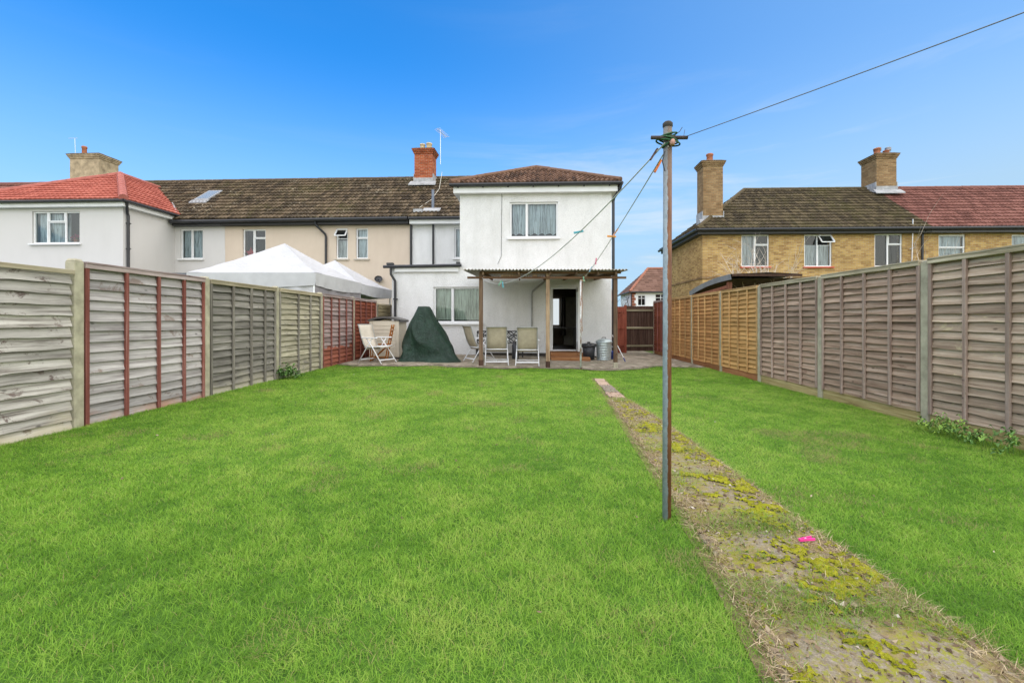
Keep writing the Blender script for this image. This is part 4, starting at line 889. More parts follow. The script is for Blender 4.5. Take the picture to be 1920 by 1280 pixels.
gazebo(-6.5, 15.75, 1.5, 2.33, 3.27, 'farther white gazebo tucked against the white house', False, R(-2))

# ------------------------------------------------------------------ patio things
def make_chair(sl_mat, fr_mat):
    t = empty('garden_chair', (0, 0, 0))
    bk = [(-.14, .345), (-.24, .50), (-.30, .64), (-.35, .80), (-.375, .90), (-.40, .965), (-.425, .985)]
    b = MB(); b.grid([[(x, y-.012*math.cos(x*5.5), z) for x in (-.245, -.12, 0, .12, .245)] for y, z in bk]); o = b.build('back_sling', sl_mat, t, smooth=True)
    sm = o.modifiers.new('thick', 'SOLIDIFY'); sm.thickness = .006
    b = MB(); b.grid([[(x, y, z-.02*math.cos(x*5.5)) for x in (-.245, -.12, 0, .12, .245)] for y, z in ((-.2, .395), (-.05, .40), (.1, .415), (.22, .43), (.28, .42))]); o = b.build('seat_sling', sl_mat, t, smooth=True)
    sm = o.modifiers.new('thick', 'SOLIDIFY'); sm.thickness = .006
    dark_rim = grey_pipe
    b = MB()
    for s_ in (-1, 1): b.tube([(s_*.255, y, z) for y, z in bk], .013, 8)
    b.tube([(-.255, -.425, .985), (.255, -.425, .985)], .013, 8); b.build('back_frame', dark_rim, t, smooth=True)
    b = MB()
    for s_ in (-1, 1): b.tube([(s_*.255, -.2, .40), (s_*.255, .1, .42), (s_*.255, .27, .435)], .014, 8)
    b.tube([(-.255, .27, .43), (.255, .27, .43)], .014, 8); b.tube([(-.255, -.2, .40), (.255, -.2, .40)], .014, 8); b.build('seat_frame', fr_mat, t, smooth=True)
    for s_ in (-1, 1):
        b = MB(); b.tube([(s_*.275, .06, .635), (s_*.28, -.10, .42), (s_*.30, -.37, 0)], .0135, 8); b.build('leg', fr_mat, t, smooth=True)
        b = MB(); b.tube([(s_*.275, -.12, .635), (s_*.28, .06, .42), (s_*.30, .37, 0)], .0135, 8); b.build('leg', fr_mat, t, smooth=True)
        b = MB(); b.box(s_*.285-.026, s_*.285+.026, -.27, .22, .635, .662); b.build('armrest', alu_white, t, bevel=.01)
    for y in (-.315, .315): b = MB(); b.box(-.29, .29, y-.008, y+.008, .075, .105); b.build('stretcher', fr_mat, t)
    return t
ch = make_chair(sling, alu_white)
spots = [((-.69, 12.02), R(4), 'beige mesh garden chair seen from behind, just right of the left canopy post'), ((.13, 12.0), R(-2), 'beige mesh garden chair seen from behind, in front of the wall pipe')]
grp = 'reclining garden chairs on the patio'
def put(o, x, y, rz, lab):
    o.location = (x, y, ground(x)+.03); o.rotation_euler = (0, 0, rz); tag(o, lab, 'chair', grp)
put(ch, *spots[0][0], spots[0][1], spots[0][2])
c2 = copy_tree(ch); put(c2, *spots[1][0], spots[1][1], spots[1][2])
c3 = copy_tree(ch); put(c3, -1.2, 12.75, R(-58), 'beige mesh garden chair turned sideways, half hidden by the left canopy post')
c4 = make_chair(sling_pale, alu_white); put(c4, -3.78, 11.85, R(-112), 'pale mesh garden chair facing right by the red-stained fence')
# wooden chair
t = empty('wooden_chair', (-3.74, 12.4, ground(-3.6)+.03), R(8)); tag(t, 'orange-brown wooden folding chair in front of the storage shed', 'chair')
for y in (-.2, .2):
    b = MB(); b.bar((.02, y, 0.02), (.20, y, .98), .03, .045, up=(0, 1, 0)); b.build('back_upright', orange_wood, t)
    b = MB(); b.bar((.10, y*.8, .45), (-.38, y*.8, .0), .025, .04, up=(0, 1, 0)); b.build('leg', orange_wood, t)
    b = MB(); b.bar((-.36, y*.8, .0), (-.36, y*.8, .44), .025, .04, up=(0, 1, 0)); b.build('leg', orange_wood, t)
for z in (.60, .70, .80, .90): b = MB(); b.box(.125+(z-.6)*.18, .145+(z-.6)*.18, -.185, .185, z-.022, z+.022); b.build('back_slat', orange_wood, t)
for k in range(5): b = MB(); b.box(-.36+k*.092, -.285+k*.092, -.2, .2, .44, .458); b.build('seat_slat', orange_wood, t)
b = MB(); b.box(-.37, -.345, -.16, .16, .10, .135); b.build('stretcher', orange_wood, t)
b = MB(); b.bar((-.36, -.19, .11), (.03, -.19, .11), .02, .035); b.build('stretcher', orange_wood, t)
# storage shed
shed_m = plain('beige_plastic', (.60, .54, .43), .55, .35, var=.06); lid_m = plain('dark_grey_plastic', (.085, .08, .075), .5, .35, var=.1)
t = empty('storage_shed', (-3.94, 12.95, ground(-3.94)+.03)); tag(t, 'beige plastic storage shed with arched dark lid, left end of the patio', 'storage shed')
b = MB(); b.box(-.42, .42, .02, .85, .04, 1.08); b.build('body', shed_m, t, bevel=.015)
for k in range(9):
    b = MB(); b.box(-.33, .33, -.004, .019, .07+k*.108, .07+k*.108+.100); b.build('front_slat', shed_m, t, bevel=.004)
for x in (-.38, .38): b = MB(); b.box(x-.045, x+.045, -.012, .019, .05, 1.07); b.build('corner_post', shed_m, t, bevel=.008)
b = MB(); arc = [(-.46+.92*i/12, 1.08+.09*math.sin(math.pi*i/12)) for i in range(13)]
b.grid([[(x, y, z+.035) for x, z in arc] for y in (-.04, .9)]); b.grid([[(x, -.04, z+.035) for x, z in arc][::-1], [(x, -.04, z-.02) for x, z in arc][::-1]]); b.grid([[(x, -.04, z-.02) for x, z in arc][::-1], [(x, .9, z-.02) for x, z in arc][::-1]]); b.box(.44, .47, -.04, .9, 1.04, 1.11)
b.build('lid', lid_m, t); b = MB(); b.box(-.4, .4, .0, .85, 0, .04); b.build('base', lid_m, t)
# tarpaulin cover
m = NM('green_tarpaulin', .5, .35); v = m.coord()
cr_ = m.noise(m.coord((1.0, 1.0, .45)), 9, 3, .5, 2.2)
rd = m.n('ShaderNodeMath', {0: m.n('ShaderNodeMath', {0: cr_, 1: .5}, operation='SUBTRACT')}, operation='ABSOLUTE').outputs[0]
m.bump(m.mix(.5, m.noise(v, 8, 6, .65, 1.5), m.ramp(rd, [(0, 1.0), (.16, 0.0)])), .55, .03); tarp_m = m.base(m.ramp(m.noise(v, 5, 6, .7), [(.3, (.004, .016, .009)), (.6, (.011, .036, .021)), (.8, (.026, .062, .04))]))
zs = [-.01, .012, .05, .11, .2, .34, .55, .8, 1.02, 1.22, 1.38, 1.47, 1.50, 1.505]
xl = [-.70, -.70, -.69, -.67, -.63, -.59, -.55, -.52, -.43, -.31, -.23, -.195, -.18, -.08]; xr = [1.0, .97, .90, .84, .76, .69, .60, .49, .37, .26, .18, .135, .11, .04]
yh = [.62, .60, .56, .52, .48, .45, .42, .38, .33, .28, .24, .21, .19, .06]
P = []; na = 168; zz_ = np.concatenate([np.linspace(-.01, .12, 7), np.linspace(.16, 1.42, 40), [1.46, 1.485, 1.5, 1.505]])
for z in zz_:
    a_, c_, d_ = np.interp(z, zs, xl), np.interp(z, zs, xr), np.interp(z, zs, yh); row = []
    for i in range(na+1):
        th = 2*math.pi*i/na; co, si = math.cos(th), math.sin(th); e = .62
        x = (c_ if co > 0 else -a_)*math.copysign(abs(co)**e, co); y = d_*math.copysign(abs(si)**e, si)
        k = max(0, 1-z/1.5); ti = (i % na)/na
        rid = lambda q: 1-abs(2*(float(vnoise(q, z*1.1, 1.0, 7))-.5))*1.6     # sharp hanging folds
        fold = 1+.20*(k**.6)*(rid(ti*11+.9*z)-.45)+.06*k*(rid(ti*23-z*2)-.4)+.06*math.sin(2*th+.8+z)*k
        crum = .02*k**1.5*(float(vnoise(ti*40, z*14, 1.0, 3))-.5)+.03*(float(vnoise(ti*16, z*4, 1, 5))-.5)*(z < 1.44)
        row.append((x*fold+crum+.05*k*math.sin(z*4), y*fold+crum, max(-.01, z+(.05*k*(float(vnoise(ti*18, z*3, 1, 9))-.5) if z > .03 else 0))))
    row[-1] = row[0]; P.append(row)
b = MB(); b.grid([list(reversed(r_)) for r_ in P]); b.f.append(tuple(range(len(b.v)-na-1, len(b.v)-1))); b.m.append(0)
o = b.build('tarpaulin_cover', tarp_m, smooth=True); 
o.location = (-2.72, 12.7, ground(-2.72)+.03); tag(o, 'dark green tarpaulin draped to a peak over something on the patio', 'tarpaulin')
# iron bench by the wall
iron = plain('black_cast_iron', (.018, .018, .018), .5, .4); bench_s = wood('bench_slats', (.16, .15, .13), (.3, .29, .26), (.42, .41, .38))
t = empty('iron_bench', (-.72, 14.45, ground(-.7)+.03)); tag(t, 'black cast-iron bench with leafy openwork back, against the wall behind the chairs', 'bench')
b = MB(); x0, x1, z0, z1 = -.74, .74, .42, .80
for p, q in (((x0, .2, z0), (x1, .2, z0)), ((x0, .2, z1), (x1, .2, z1)), ((x0, .2, z0), (x0, .2, z1)), ((x1, .2, z0), (x1, .2, z1))): b.bar(p, q, .03, .035)
b.build('back_frame', iron, t)
b = MB()
for i in range(9):
    for j in range(3):
        cx_ = x0+.1+i*.165; cz_ = z0+.07+j*.12; an = (.6 if (i+j) % 2 else -.6)
        b.tube([(cx_+.085*math.cos(k*.5236)*math.cos(an)-.04*math.sin(k*.5236)*math.sin(an), .2, cz_+.085*math.cos(k*.5236)*math.sin(an)+.04*math.sin(k*.5236)*math.cos(an)) for k in range(13)], .015, 5, caps=False)
b.build('openwork', iron, t)
for k in range(5): b = MB(); b.box(x0, x1, -.3+k*.095, -.225+k*.095, .40, .42); b.build('seat_slat', bench_s, t)
for s_ in (-.72, .72):
    for y in (-.27, .2): b = MB(); b.bar((s_, y, 0), (s_, y*.9, .40), .04, .04); b.build('leg', iron, t)
b = MB(); b.lathe([(0, 0), (.1, 0), (.105, .03), (.1, .42), (.07, .47), (.05, .52), (0, .53)], n=18); o = b.build('black_canister', black_plastic, smooth=True); o.location = (-.22, 13.7, ground(0)+.03); tag(o, 'black canister between the two rear-facing chairs', 'canister')
# bins
t = empty('black_bin', (2.02, 13.9, ground(2)+.03)); tag(t, 'black plastic bin with a bag folded over its rim', 'bin')
b = MB(); b.lathe([(0, .002), (.165, 0), (.2, .46), (.19, .46), (.16, .05)], n=24); b.build('bin_body', plain('black_bin_plastic', (.028, .03, .034), .45, .4), t, smooth=True)
b = MB(); P = []
for r_, z in ((.205, .38), (.225, .41), (.22, .455), (.2, .475), (.16, .49), (.08, .50), (.0, .505)):
    P.append([((r_+.012*math.sin(7*a+z*30))*math.cos(a), (r_+.012*math.sin(5*a)).__float__()*math.sin(a), z+.012*math.sin(9*a)*(r_ > .1)) for a in [2*math.pi*k/36 for k in range(37)]])
b.grid(P); b.build('bin_bag', plain('bin_bag', (.02, .021, .024), .3, .5, bump=.5, bs=25), t, smooth=True)
b = MB(); b.box(-.05, .05, -.02, .02, .50, .545); b.build('lid_handle', black_plastic, t, bevel=.01)
galv = plain('galvanised_steel', (.42, .48, .48), .38, .5, .55, var=.22, sc=14)
t = empty('galvanised_dustbin', (2.48, 13.9, ground(2.5)+.03)); tag(t, 'galvanised metal dustbin with domed lid at the house corner', 'dustbin')
pr = [(0, .002), (.215, 0), (.22, .03), (.212, .04)]
for k in range(6): z = .06+k*.075; pr += [(.213+.003*k, z), (.22+.003*k, z+.02), (.22+.003*k, z+.035), (.213+.003*k, z+.055)]
pr += [(.238, .53), (.238, .545), (.225, .545)]
b = MB(); b.lathe(pr, n=32); b.build('bin_body', galv, t, smooth=True)
b = MB(); b.lathe([(.252, .525), (.256, .56), (.245, .575), (.2, .61), (.12, .64), (.05, .648), (0, .65)], n=32); b.build('lid', galv, t, smooth=True)
b = MB(); b.tube([(-.06, 0, .64), (-.05, 0, .685), (.05, 0, .685), (.06, 0, .64)], .012, 8); b.build('lid_handle', black_plastic, t)
for s_ in (-1, 1): b = MB(); b.tube([(s_*.225, -.05, .42), (s_*.265, -.04, .40), (s_*.265, .04, .40), (s_*.225, .05, .42)], .008, 6); b.build('side_handle', galv, t)
b = MB(); b.lathe([(0, 0), (.09, 0), (.12, .24), (.125, .25), (.11, .25), (.085, .03)], n=20); o = b.build('blue_bucket', plain('blue_plastic', (.03, .06, .3), .4, .4), smooth=True); o.location = (2.86, 14.25, ground(2.8)+.03); tag(o, 'small blue bucket tucked behind the galvanised dustbin', 'bucket')
t = empty('mop', (2.95, 13.4, ground(3)+.03)); tag(t, 'mop with white and blue handle leaning behind the right canopy post', 'mop')
b = MB(); b.tube([(.02, 0, .12), (-.28, .15, .78)], .012, 8); b.build('handle', white_paint, t); b = MB(); b.tube([(.07, -.02, .0), (.02, 0, .12)], .016, 8); b.build('grip', plain('blue_grip', (.03, .04, .2), .4), t)

# ------------------------------------------------------------------ clothes pole, lines and pegs
m = NM('painted_rusty_pole', .6, .3); v = m.coord(); sp = m.n('ShaderNodeSeparateXYZ', {0: m.n('ShaderNodeTexCoord').outputs['Object']})
edge_ = m.n('ShaderNodeMath', {0: sp.outputs['X'], 1: m.n('ShaderNodeMath', {0: m.noise(m.coord((0.2, 0.2, 1)), 9, 6, .7), 1: .034}, operation='MULTIPLY')}, operation='ADD')
paint = m.ramp(m.noise(v, 30, 6, .7), [(.3, (.17, .205, .23)), (.6, (.26, .31, .34)), (.8, (.36, .40, .42))]); rust = m.ramp(m.noise(m.coord((3, 3, .6)), 12, 7, .75), [(.3, (.075, .03, .015)), (.55, (.17, .07, .03)), (.8, (.28, .15, .075))])
f_ = m.ramp(m.n('ShaderNodeMath', {0: edge_, 1: 12.0}, operation='MULTIPLY'), [(.17, 0.0), (.19, 1.0)])
topf = m.ramp(m.n('ShaderNodeMath', {0: sp.outputs['Z'], 1: .4}, operation='MULTIPLY'), [(.72, 0.0), (.92, .75)])
m.bump(m.mix(.5, f_, m.noise(v, 120)), .4, .003); pole_m = m.base(m.mix(topf, m.mix(f_, paint, rust), (.15, .135, .11)))
PX, PY = .88, 2.78
t = empty('clothes_pole', (PX, PY, 0)); tag(t, 'tall grey-blue metal clothes pole with rust streak, standing in the lawn', 'pole')
b = MB(); b.tube([(0, 0, -.15), (0.003, 0, 1.2), (.006, 0, 2.385)], .026, 24); b.build('pole', pole_m, t, smooth=True)
b = MB(); b.lathe([(.026, 0), (.03, .005), (.03, .025), (.02, .035), (0, .036)], (.006, 0, 2.375), 20); b.build('cap', plain('pole_cap', (.06, .055, .05), .8, .2), t, smooth=True)
b = MB(); b.tube([(-.105, -.035, 2.30), (.115, -.035, 2.30)], .011, 10); b.build('crossbar', plain('rusty_bar', (.06, .045, .04), .8, .2, var=.4, sc=30), t)
rope_g = plain('green_rope', (.035, .10, .045), .7, .2, var=.4, sc=40)
for k in range(7):
    b = MB(); z = 2.275+.009*k+random.uniform(-.004, .004); ti = random.uniform(-.022, .022); rr = .033+.01*math.sin(k); ex_ = 1+.75*abs(math.sin(k*1.3))
    b.tube([(.006+rr*ex_*math.cos(a), rr*1.1*math.sin(a)-.006, z+ti*math.cos(a)) for a in [2*math.pi*q/20 for q in range(21)]], .005, 6, caps=False); b.build('rope_coil', rope_g, t, smooth=True)
b = MB(); b.tube([(.03, -.02, 2.31), (.07, -.03, 2.34), (.085, -.03, 2.365)], .002, 5); b.tube([(.09, -.03, 2.29), (.1, -.03, 2.35)], .0015, 5); b.tube([(-.02, -.03, 2.22), (-.035, -.03, 2.16), (-.02, -.03, 2.1)], .004, 5); b.build('wire_end', black_plastic, t)
b = MB(); b.lathe([(0, 0), (.014, .002), (.018, .02), (.012, .035), (0, .036)], (.02, -.045, 2.25), 12); b.build('knot', plain('pink_knot', (.45, .25, .2), .8), t, smooth=True)
rope_m = plain('grey_washing_line', (.5, .5, .48), .6, .3, var=.2)
def sag_pt(A, B_, s_, sag): p = Vector(A).lerp(Vector(B_), s_); p.z -= 4*sag*s_*(1-s_); return p
A1, B1 = (PX-.02, PY-.03, 2.27), (-1.03, 11.5, 2.27); A2, B2 = (PX, PY-.03, 2.25), (1.457, 11.3, 2.17)
b = MB(); b.tube([sag_pt(A1, B1, i/40, .43) for i in range(41)], .0045, 6); o = b.build('washing_line', rope_m, smooth=True); tag(o, 'sagging washing line from the pole to the left canopy post', 'washing line')
b = MB(); b.tube([sag_pt(A2, B2, i/40, .06) for i in range(41)], .0045, 6); o = b.build('washing_line', rope_m, smooth=True); tag(o, 'taut washing line from the pole to the peeling white prop', 'washing line')
b = MB(); b.tube([sag_pt((PX+.1, PY-.035, 2.305), (4.1, -2.0, 2.34), i/24, .06) for i in range(25)], .0022, 6); o = b.build('overhead_line', plain('dark_line', (.12, .12, .12), .6), smooth=True); tag(o, 'dark line running from the pole to the upper right corner', 'line')
def peg(p, d, col, lab, sc=1.0):
    t_ = empty('clothes_peg', p); d = Vector(d).normalized(); t_.rotation_euler = d.to_track_quat('Z', 'Y').to_euler(); t_.scale = (sc, sc, sc); tag(t_, lab, 'clothes peg', 'clothes pegs')
    mm_ = plain('peg_plastic', col, .4, .4, var=.12)
    for s_ in (-1, 1): b_ = MB(); b_.hexa([(s_*.004-.003, -.006, -.03), (s_*.004+.003, -.006, -.03), (s_*.004+.003, .006, -.03), (s_*.004-.003, .006, -.03), (s_*.012-.003, -.006, .05), (s_*.012+.003, -.006, .05), (s_*.012+.003, .006, .05), (s_*.012-.003, .006, .05)]); b_.build('jaw', mm_, t_)
    b_ = MB(); b_.tube([(-.008, 0, .008), (.008, 0, .008)], .006, 8); b_.build('spring', alu, t_)
    return t_
teal, orange, pink, green, cream_, brown_ = (.05, .34, .42), (.62, .16, .03), (.6, .1, .2), (.15, .4, .25), (.5, .33, .2), (.1, .05, .04)
peg(sag_pt(A1, B1, .012, .43)+Vector((-.02, 0, -.02)), (.5, 0, .8), brown_, 'dark brown peg on the washing line close to the pole top')
peg(sag_pt(A2, B2, .035, .06)+Vector((0, 0, -.02)), (.45, 0, .85), orange, 'orange peg on the taut line just below the pole top', 1.1)
peg(sag_pt(A1, B1, .172, .43), (-1, .2, -.15), teal, 'single teal peg high on the sagging line', 1.15)
peg(sag_pt(A1, B1, .65, .43)+Vector((0, 0, -.01)), (.1, 0, -1), teal, 'teal peg at the low end of the sagging line', 1.4)
peg(sag_pt(A1, B1, .69, .43), (.5, 0, .8), green, 'pale green peg at the low end of the sagging line', 1.4)
peg(sag_pt(A2, B2, .28, .06), (.6, 0, .9), (.6, .3, .2), 'salmon peg standing up on the taut line', 1.3)
peg(sag_pt(A2, B2, .30, .06), (-1, .2, .1), (.7, .28, .02), 'yellow-orange peg lying across the taut line', 1.3)
peg(sag_pt(A2, B2, .548, .06), (.1, 0, 1), pink, 'pink peg halfway along the taut line', 1.3)
peg(sag_pt(A2, B2, .68, .06), (.4, 0, .8), (.2, .4, .55), 'light blue peg on the taut line above the canopy edge', 1.3)
peg(sag_pt(A2, B2, .9, .06), (.2, 0, -1), green, 'green peg near the prop end of the taut line', 1.5)
peg(sag_pt(A2, B2, .97, .06), (1, 0, -.2), cream_, 'tan peg beside the top of the white prop', 1.6)
pz = float(lawn_z(1.52, 2.47))
o = peg((1.53, 2.47, pz+.04), (1, .15, .05), (.75, .05, .28), 'bright pink peg lying on the mossy path', 1.05)
t = empty('line_prop', (1.44, 11.28, ground(1.44))); tag(t, 'thin peeling white metal prop holding the taut washing line', 'prop')
m = NM('peeling_white', .7, .25); pcw = m.base(m.ramp(m.noise(m.coord((1, 1, .35)), 14, 6, .75), [(.42, (.66, .67, .66)), (.5, (.5, .5, .48)), (.56, (.2, .1, .06))]))
b = MB(); b.tube([(.0, 0, -.05), (0, 0, 2.2)], .022, 12); b.build('tube', pcw, t, smooth=True)
b = MB(); b.tube([(.03+.008*math.sin(z*9), -.005, z) for z in np.linspace(.95, 2.15, 20)], .014, 7); b.build('taped_stick', wood('taped_stick', (.1, .05, .03), (.2, .11, .07), (.5, .4, .35), axis=2), t)

# ------------------------------------------------------------------ next door's shelter, shrubs and trees
SH = empty('timber_shelter', (6.45, 14.0, ground(6))); off = (6.45, 14.0, ground(6)); tag(SH, 'timber shelter with drooping grey felt roof behind the right fence', 'shelter')
felt_g = plain('grey_felt_edge', (.20, .225, .25), .6, .3, var=.2); post_r = wood('shelter_post', (.12, .05, .03), (.22, .09, .055), (.3, .14, .09), axis=2)
b = MB(); P = [[], [], [], []]
for i in range(13):
    y = 14.0+3.5*i/12; z = 2.62-.33*(i/12)**2.2
    P[0].append((6.43, y, z-.17)); P[1].append((6.40, y, z)); P[2].append((7.6, y, z+.05)); P[3].append((8.6, y, z))
b.grid(P); b.build('roof', felt_g, SH, off)
b = MB(); b.grid([[(6.46, p[1], p[2]+.02) for p in P[0]], [(8.6, p[1], p[2]-.12) for p in P[3]]][::-1]); b.box(6.44, 8.6, 13.985, 13.998, 2.55, 2.62); b.build('soffit', gate_brown, SH, off)
for (x, y, h_) in ((6.52, 14.35, 2.4), (6.52, 17.1, 2.2), (8.4, 14.35, 2.4)): b = MB(); b.box(x-.06, x+.06, y-.06, y+.06, -.3, h_); b.build('post', post_r, SH, off)
b = MB(); b.bar((6.5, 14.3, 2.26), (6.5, 17.2, 2.1), .06, .1); b.build('rail', post_r, SH, off)
twig_m = plain('bare_twig', (.52, .45, .37), .85, .15, var=.35); bark = plain('dark_bark', (.07, .055, .045), .9, .1, var=.3)
def twigs(name, loc, n_, h, spread, label, mat, cat='shrub', seed=1, r0=.012, lev=2, droop=.25):
    rs = random.Random(seed); t_ = empty(name, loc); tag(t_, label, cat); main = MB(); fine = MB()
    def grow(mb, p, d, L, r_, k):
        pts = [p]; q = p.copy(); dd = d.copy()
        for i in range(5):
            dd = (dd+Vector((rs.gauss(0, .13), rs.gauss(0, .13), rs.gauss(0, .08)-droop*.12*i*(k < lev)))).normalized(); q = q+dd*L/5; pts.append(q.copy())
        mb.tube(pts, [r_*(1-.14*i) for i in range(6)], 5)
        if k > 0:
            for c_ in range(5): 
                i = rs.randint(1, 5); e = (dd+Vector((rs.gauss(0, .7), rs.gauss(0, .7), rs.gauss(.15, .5)))).normalized(); grow(fine, pts[i], e, L*rs.uniform(.35, .6), r_*.55, k-1)
    for i in range(n_):
        a = rs.uniform(0, 6.28); d = Vector((math.cos(a)*spread, math.sin(a)*spread, 1)).normalized(); grow(main, Vector((rs.gauss(0, .08), rs.gauss(0, .08), 0)), d, h*rs.uniform(.7, 1.1), r0, lev)
    main.build('stem', mat, t_); fine.build('twig', mat, t_)
    return t_
twigs('bare_shrub', (8.75, 16.1, -.1), 26, 2.75, .34, 'bare pale-twigged shrub above the grey-brown fence panels', twig_m, 'shrub', 4, .02, 2, .12)
twigs('bare_climber', (17.05, 19.9, 0), 3, 4.6, .12, 'bare climbing stems in front of the third brick house window', twig_m, 'climber', 8, .014, 1)
twigs('bare_tree', (10.2, 47, 0), 3, 3.3, .3, 'small bare tree far behind, beside the right canopy post', bark, 'tree', 11, .07, 3, 0.0)
# leafy weeds
def leafy(name, loc, n_, spread, h, size, col, label, seed, cat='weed'):
    rs = random.Random(seed); t_ = empty(name, loc); tag(t_, label, cat, 'weeds along the fence foot'); b_ = MB(); s_ = MB()
    mm_ = NM('weed_leaf', .5, .3); mm_.base(mm_.ramp(mm_.n('ShaderNodeNewGeometry').outputs['Random Per Island'], [(0, tuple(x*.5 for x in col)), (.6, col), (1, (col[0]*1.8, col[1]*1.4, col[2]))]))
    for i in range(n_):
        bx, by = rs.gauss(0, spread[0]), rs.gauss(0, spread[1]); hh = h*rs.uniform(.3, 1)*math.exp(-(bx/spread[0])**2*.3); top = Vector((bx+rs.gauss(0, .04), by+rs.gauss(0, .04), hh)); s_.tube([(bx*.8, by*.8, -.02), tuple(top)], .002, 4)
        for k in range(4):
            a = rs.uniform(0, 6.28); L = size*rs.uniform(.6, 1.2); d = Vector((math.cos(a), math.sin(a), rs.uniform(-.3, .5))); w = Vector((-math.sin(a), math.cos(a), 0))*L*.33; p = top-Vector((0, 0, rs.uniform(0, hh*.6)))
            m_ = p+d*L*.5+Vector((0, 0, .02)); e = p+d*L
            q = len(b_.v); b_.v += [tuple(p), tuple(m_-w+Vector((0, 0, .012))), tuple(m_), tuple(m_+w+Vector((0, 0, .012))), tuple(e)]; b_.f += [(q, q+1, q+2), (q, q+2, q+3), (q+1, q+4, q+2), (q+2, q+4, q+3)]; b_.m += [0]*4
    b_.build('foliage', mm_.mat, t_); s_.build('stem', mm_.mat, t_); return t_
leafy('leafy_weed', (4.72, 4.62, gR), 32, (.10, .28), .26, .07, (.13, .27, .06), 'leafy green weeds at the foot of the nearest right fence panel', 2)
leafy('leafy_weed', (4.75, 5.12, gR), 28, (.08, .12), .26, .06, (.20, .36, .07), 'pale green weed below the first batten right of the nearest right post', 3)
leafy('leafy_weed', (-4.50, 8.72, gL), 45, (.09, .12), .32, .085, (.09, .2, .05), 'dark green seedling shrub at the foot of the cream left fence panel', 5)

# ------------------------------------------------------------------ grass, moss and litter
def np_mesh(name, verts, tris, mat, attrs=None):
    me = bpy.data.meshes.new(name); me.vertices.add(len(verts)); me.vertices.foreach_set('co', np.ascontiguousarray(verts, dtype=np.float32).ravel())
    nt = len(tris); me.loops.add(nt*3); me.loops.foreach_set('vertex_index', np.ascontiguousarray(tris, dtype=np.int32).ravel())
    me.polygons.add(nt); me.polygons.foreach_set('loop_start', np.arange(0, nt*3, 3, dtype=np.int32)); me.polygons.foreach_set('loop_total', np.full(nt, 3, dtype=np.int32))
    me.update(calc_edges=True); me.materials.append(mat)
    for k, a in (attrs or {}).items():
        at = me.attributes.new(k, 'FLOAT', 'POINT'); at.data.foreach_set('value', np.ascontiguousarray(a, dtype=np.float32))
    o = bpy.data.objects.new(name, me); COL.objects.link(o); return o
def blades(x, y, z, h, w, az, lean, wa, seg3=True):
    n_ = len(x); d = np.stack([np.cos(az)*lean, np.sin(az)*lean, np.zeros(n_)], 1); ww = np.stack([np.cos(wa)*w/2, np.sin(wa)*w/2, np.zeros(n_)], 1); p = np.stack([x, y, z], 1); up = np.stack([np.zeros(n_), np.zeros(n_), h], 1)
    if seg3:
        v_ = np.stack([p-ww, p+ww, p+up*.6+d*.35+ww*.75, p+up*.6+d*.35-ww*.75, p+up+d], 1).reshape(-1, 3); bs_ = (np.arange(n_)*5)[:, None]
        t_ = np.concatenate([bs_+[0, 1, 2], bs_+[0, 2, 3], bs_+[3, 2, 4]], 1).reshape(-1, 3); return v_, t_, 5
    v_ = np.stack([p-ww, p+ww, p+up+d], 1).reshape(-1, 3); return v_, (np.arange(n_)*3)[:, None]+[[0, 1, 2]], 3
rng = np.random.RandomState(11)
NC = 2500000; gx = rng.uniform(LX-.02, RX+.0, NC); gy = rng.uniform(1.0, 13.0, NC)
dens = np.minimum(1, (2.3/gy)**1.1); keep = rng.rand(NC) < dens*(21000*(RX-LX)*12/NC)
keep &= (np.abs(gx) < 1.16*gy+1.2)
pe = np.array([pat_edge(t_) for t_ in np.linspace(LX, RX, 200)]); pedge = np.interp(gx, np.linspace(LX, RX, 200), pe)
edge_n = .30*(fbm(gx, gy, 3.0, 21, 3)-.5); keep &= gy < pedge-.02+edge_n*.9-.12*rng.rand(NC)
dirt = fbm(gx, gy, 1.3, 33, 4); far_wear = np.clip((gy-(pedge-.7))/.7, 0, 1); keep &= ~((rng.rand(NC) < far_wear*.75) & (dirt > .45))
# keep the path clear with ragged edges
en = (fbm(gx, gy, 9, 40, 3)-.5)*2.4+(fbm(gx, gy, 2.2, 41, 2)-.5)*1.8+rng.normal(0, .22, NC)
dl_ = gx-(path_l(gy)+.085*en+.03); dr_ = (path_r(gy)+.11*en-.03)-gx; onp = (dl_ > 0) & (dr_ > 0) & (gy < 9.55)
joint = np.zeros(NC, bool)
for yj, wj, am in ((1.16, .10, 1.2), (1.92, .17, 1.6), (2.66, .12, 1.4), (3.52, .06, .6), (4.21, .17, 1.5), (5.05, .09, .7), (5.94, .06, .6), (6.92, .25, .8)):
    joint |= (np.abs(gy-yj+.05*en) < wj*(.4+fbm(gx, gy, 3, 44, 2))) & (rng.rand(NC) < am*.55)
tuft = (fbm(gx, gy, 3.4, 50, 3) > .60) & (rng.rand(NC) < .30)
keep &= (~onp) | joint | tuft
gx, gy, onp, dl_, dr_ = gx[keep], gy[keep], onp[keep], dl_[keep], dr_[keep]; n_ = len(gx); gz = lawn_z(gx, gy)-.004+np.where(onp, .012, 0)
clump = fbm(gx, gy, 5.0, 60, 3); big = fbm(gx, gy, .55, 70, 3); mid = fbm(gx, gy, 1.7, 80, 3)
nearfence = np.exp(-np.minimum(gx-LX, RX-gx)/.10); pathedge = np.where(~onp & (gy < 9.5), np.exp(-np.minimum(np.abs(dl_), np.abs(dr_))/.06), 0)
gh_ = (.010+.016*rng.rand(n_)+.020*np.clip(clump-.38, 0, 1))*(1+.9*nearfence*rng.rand(n_)+.55*pathedge+.9*onp)*(.92+.012*gy)
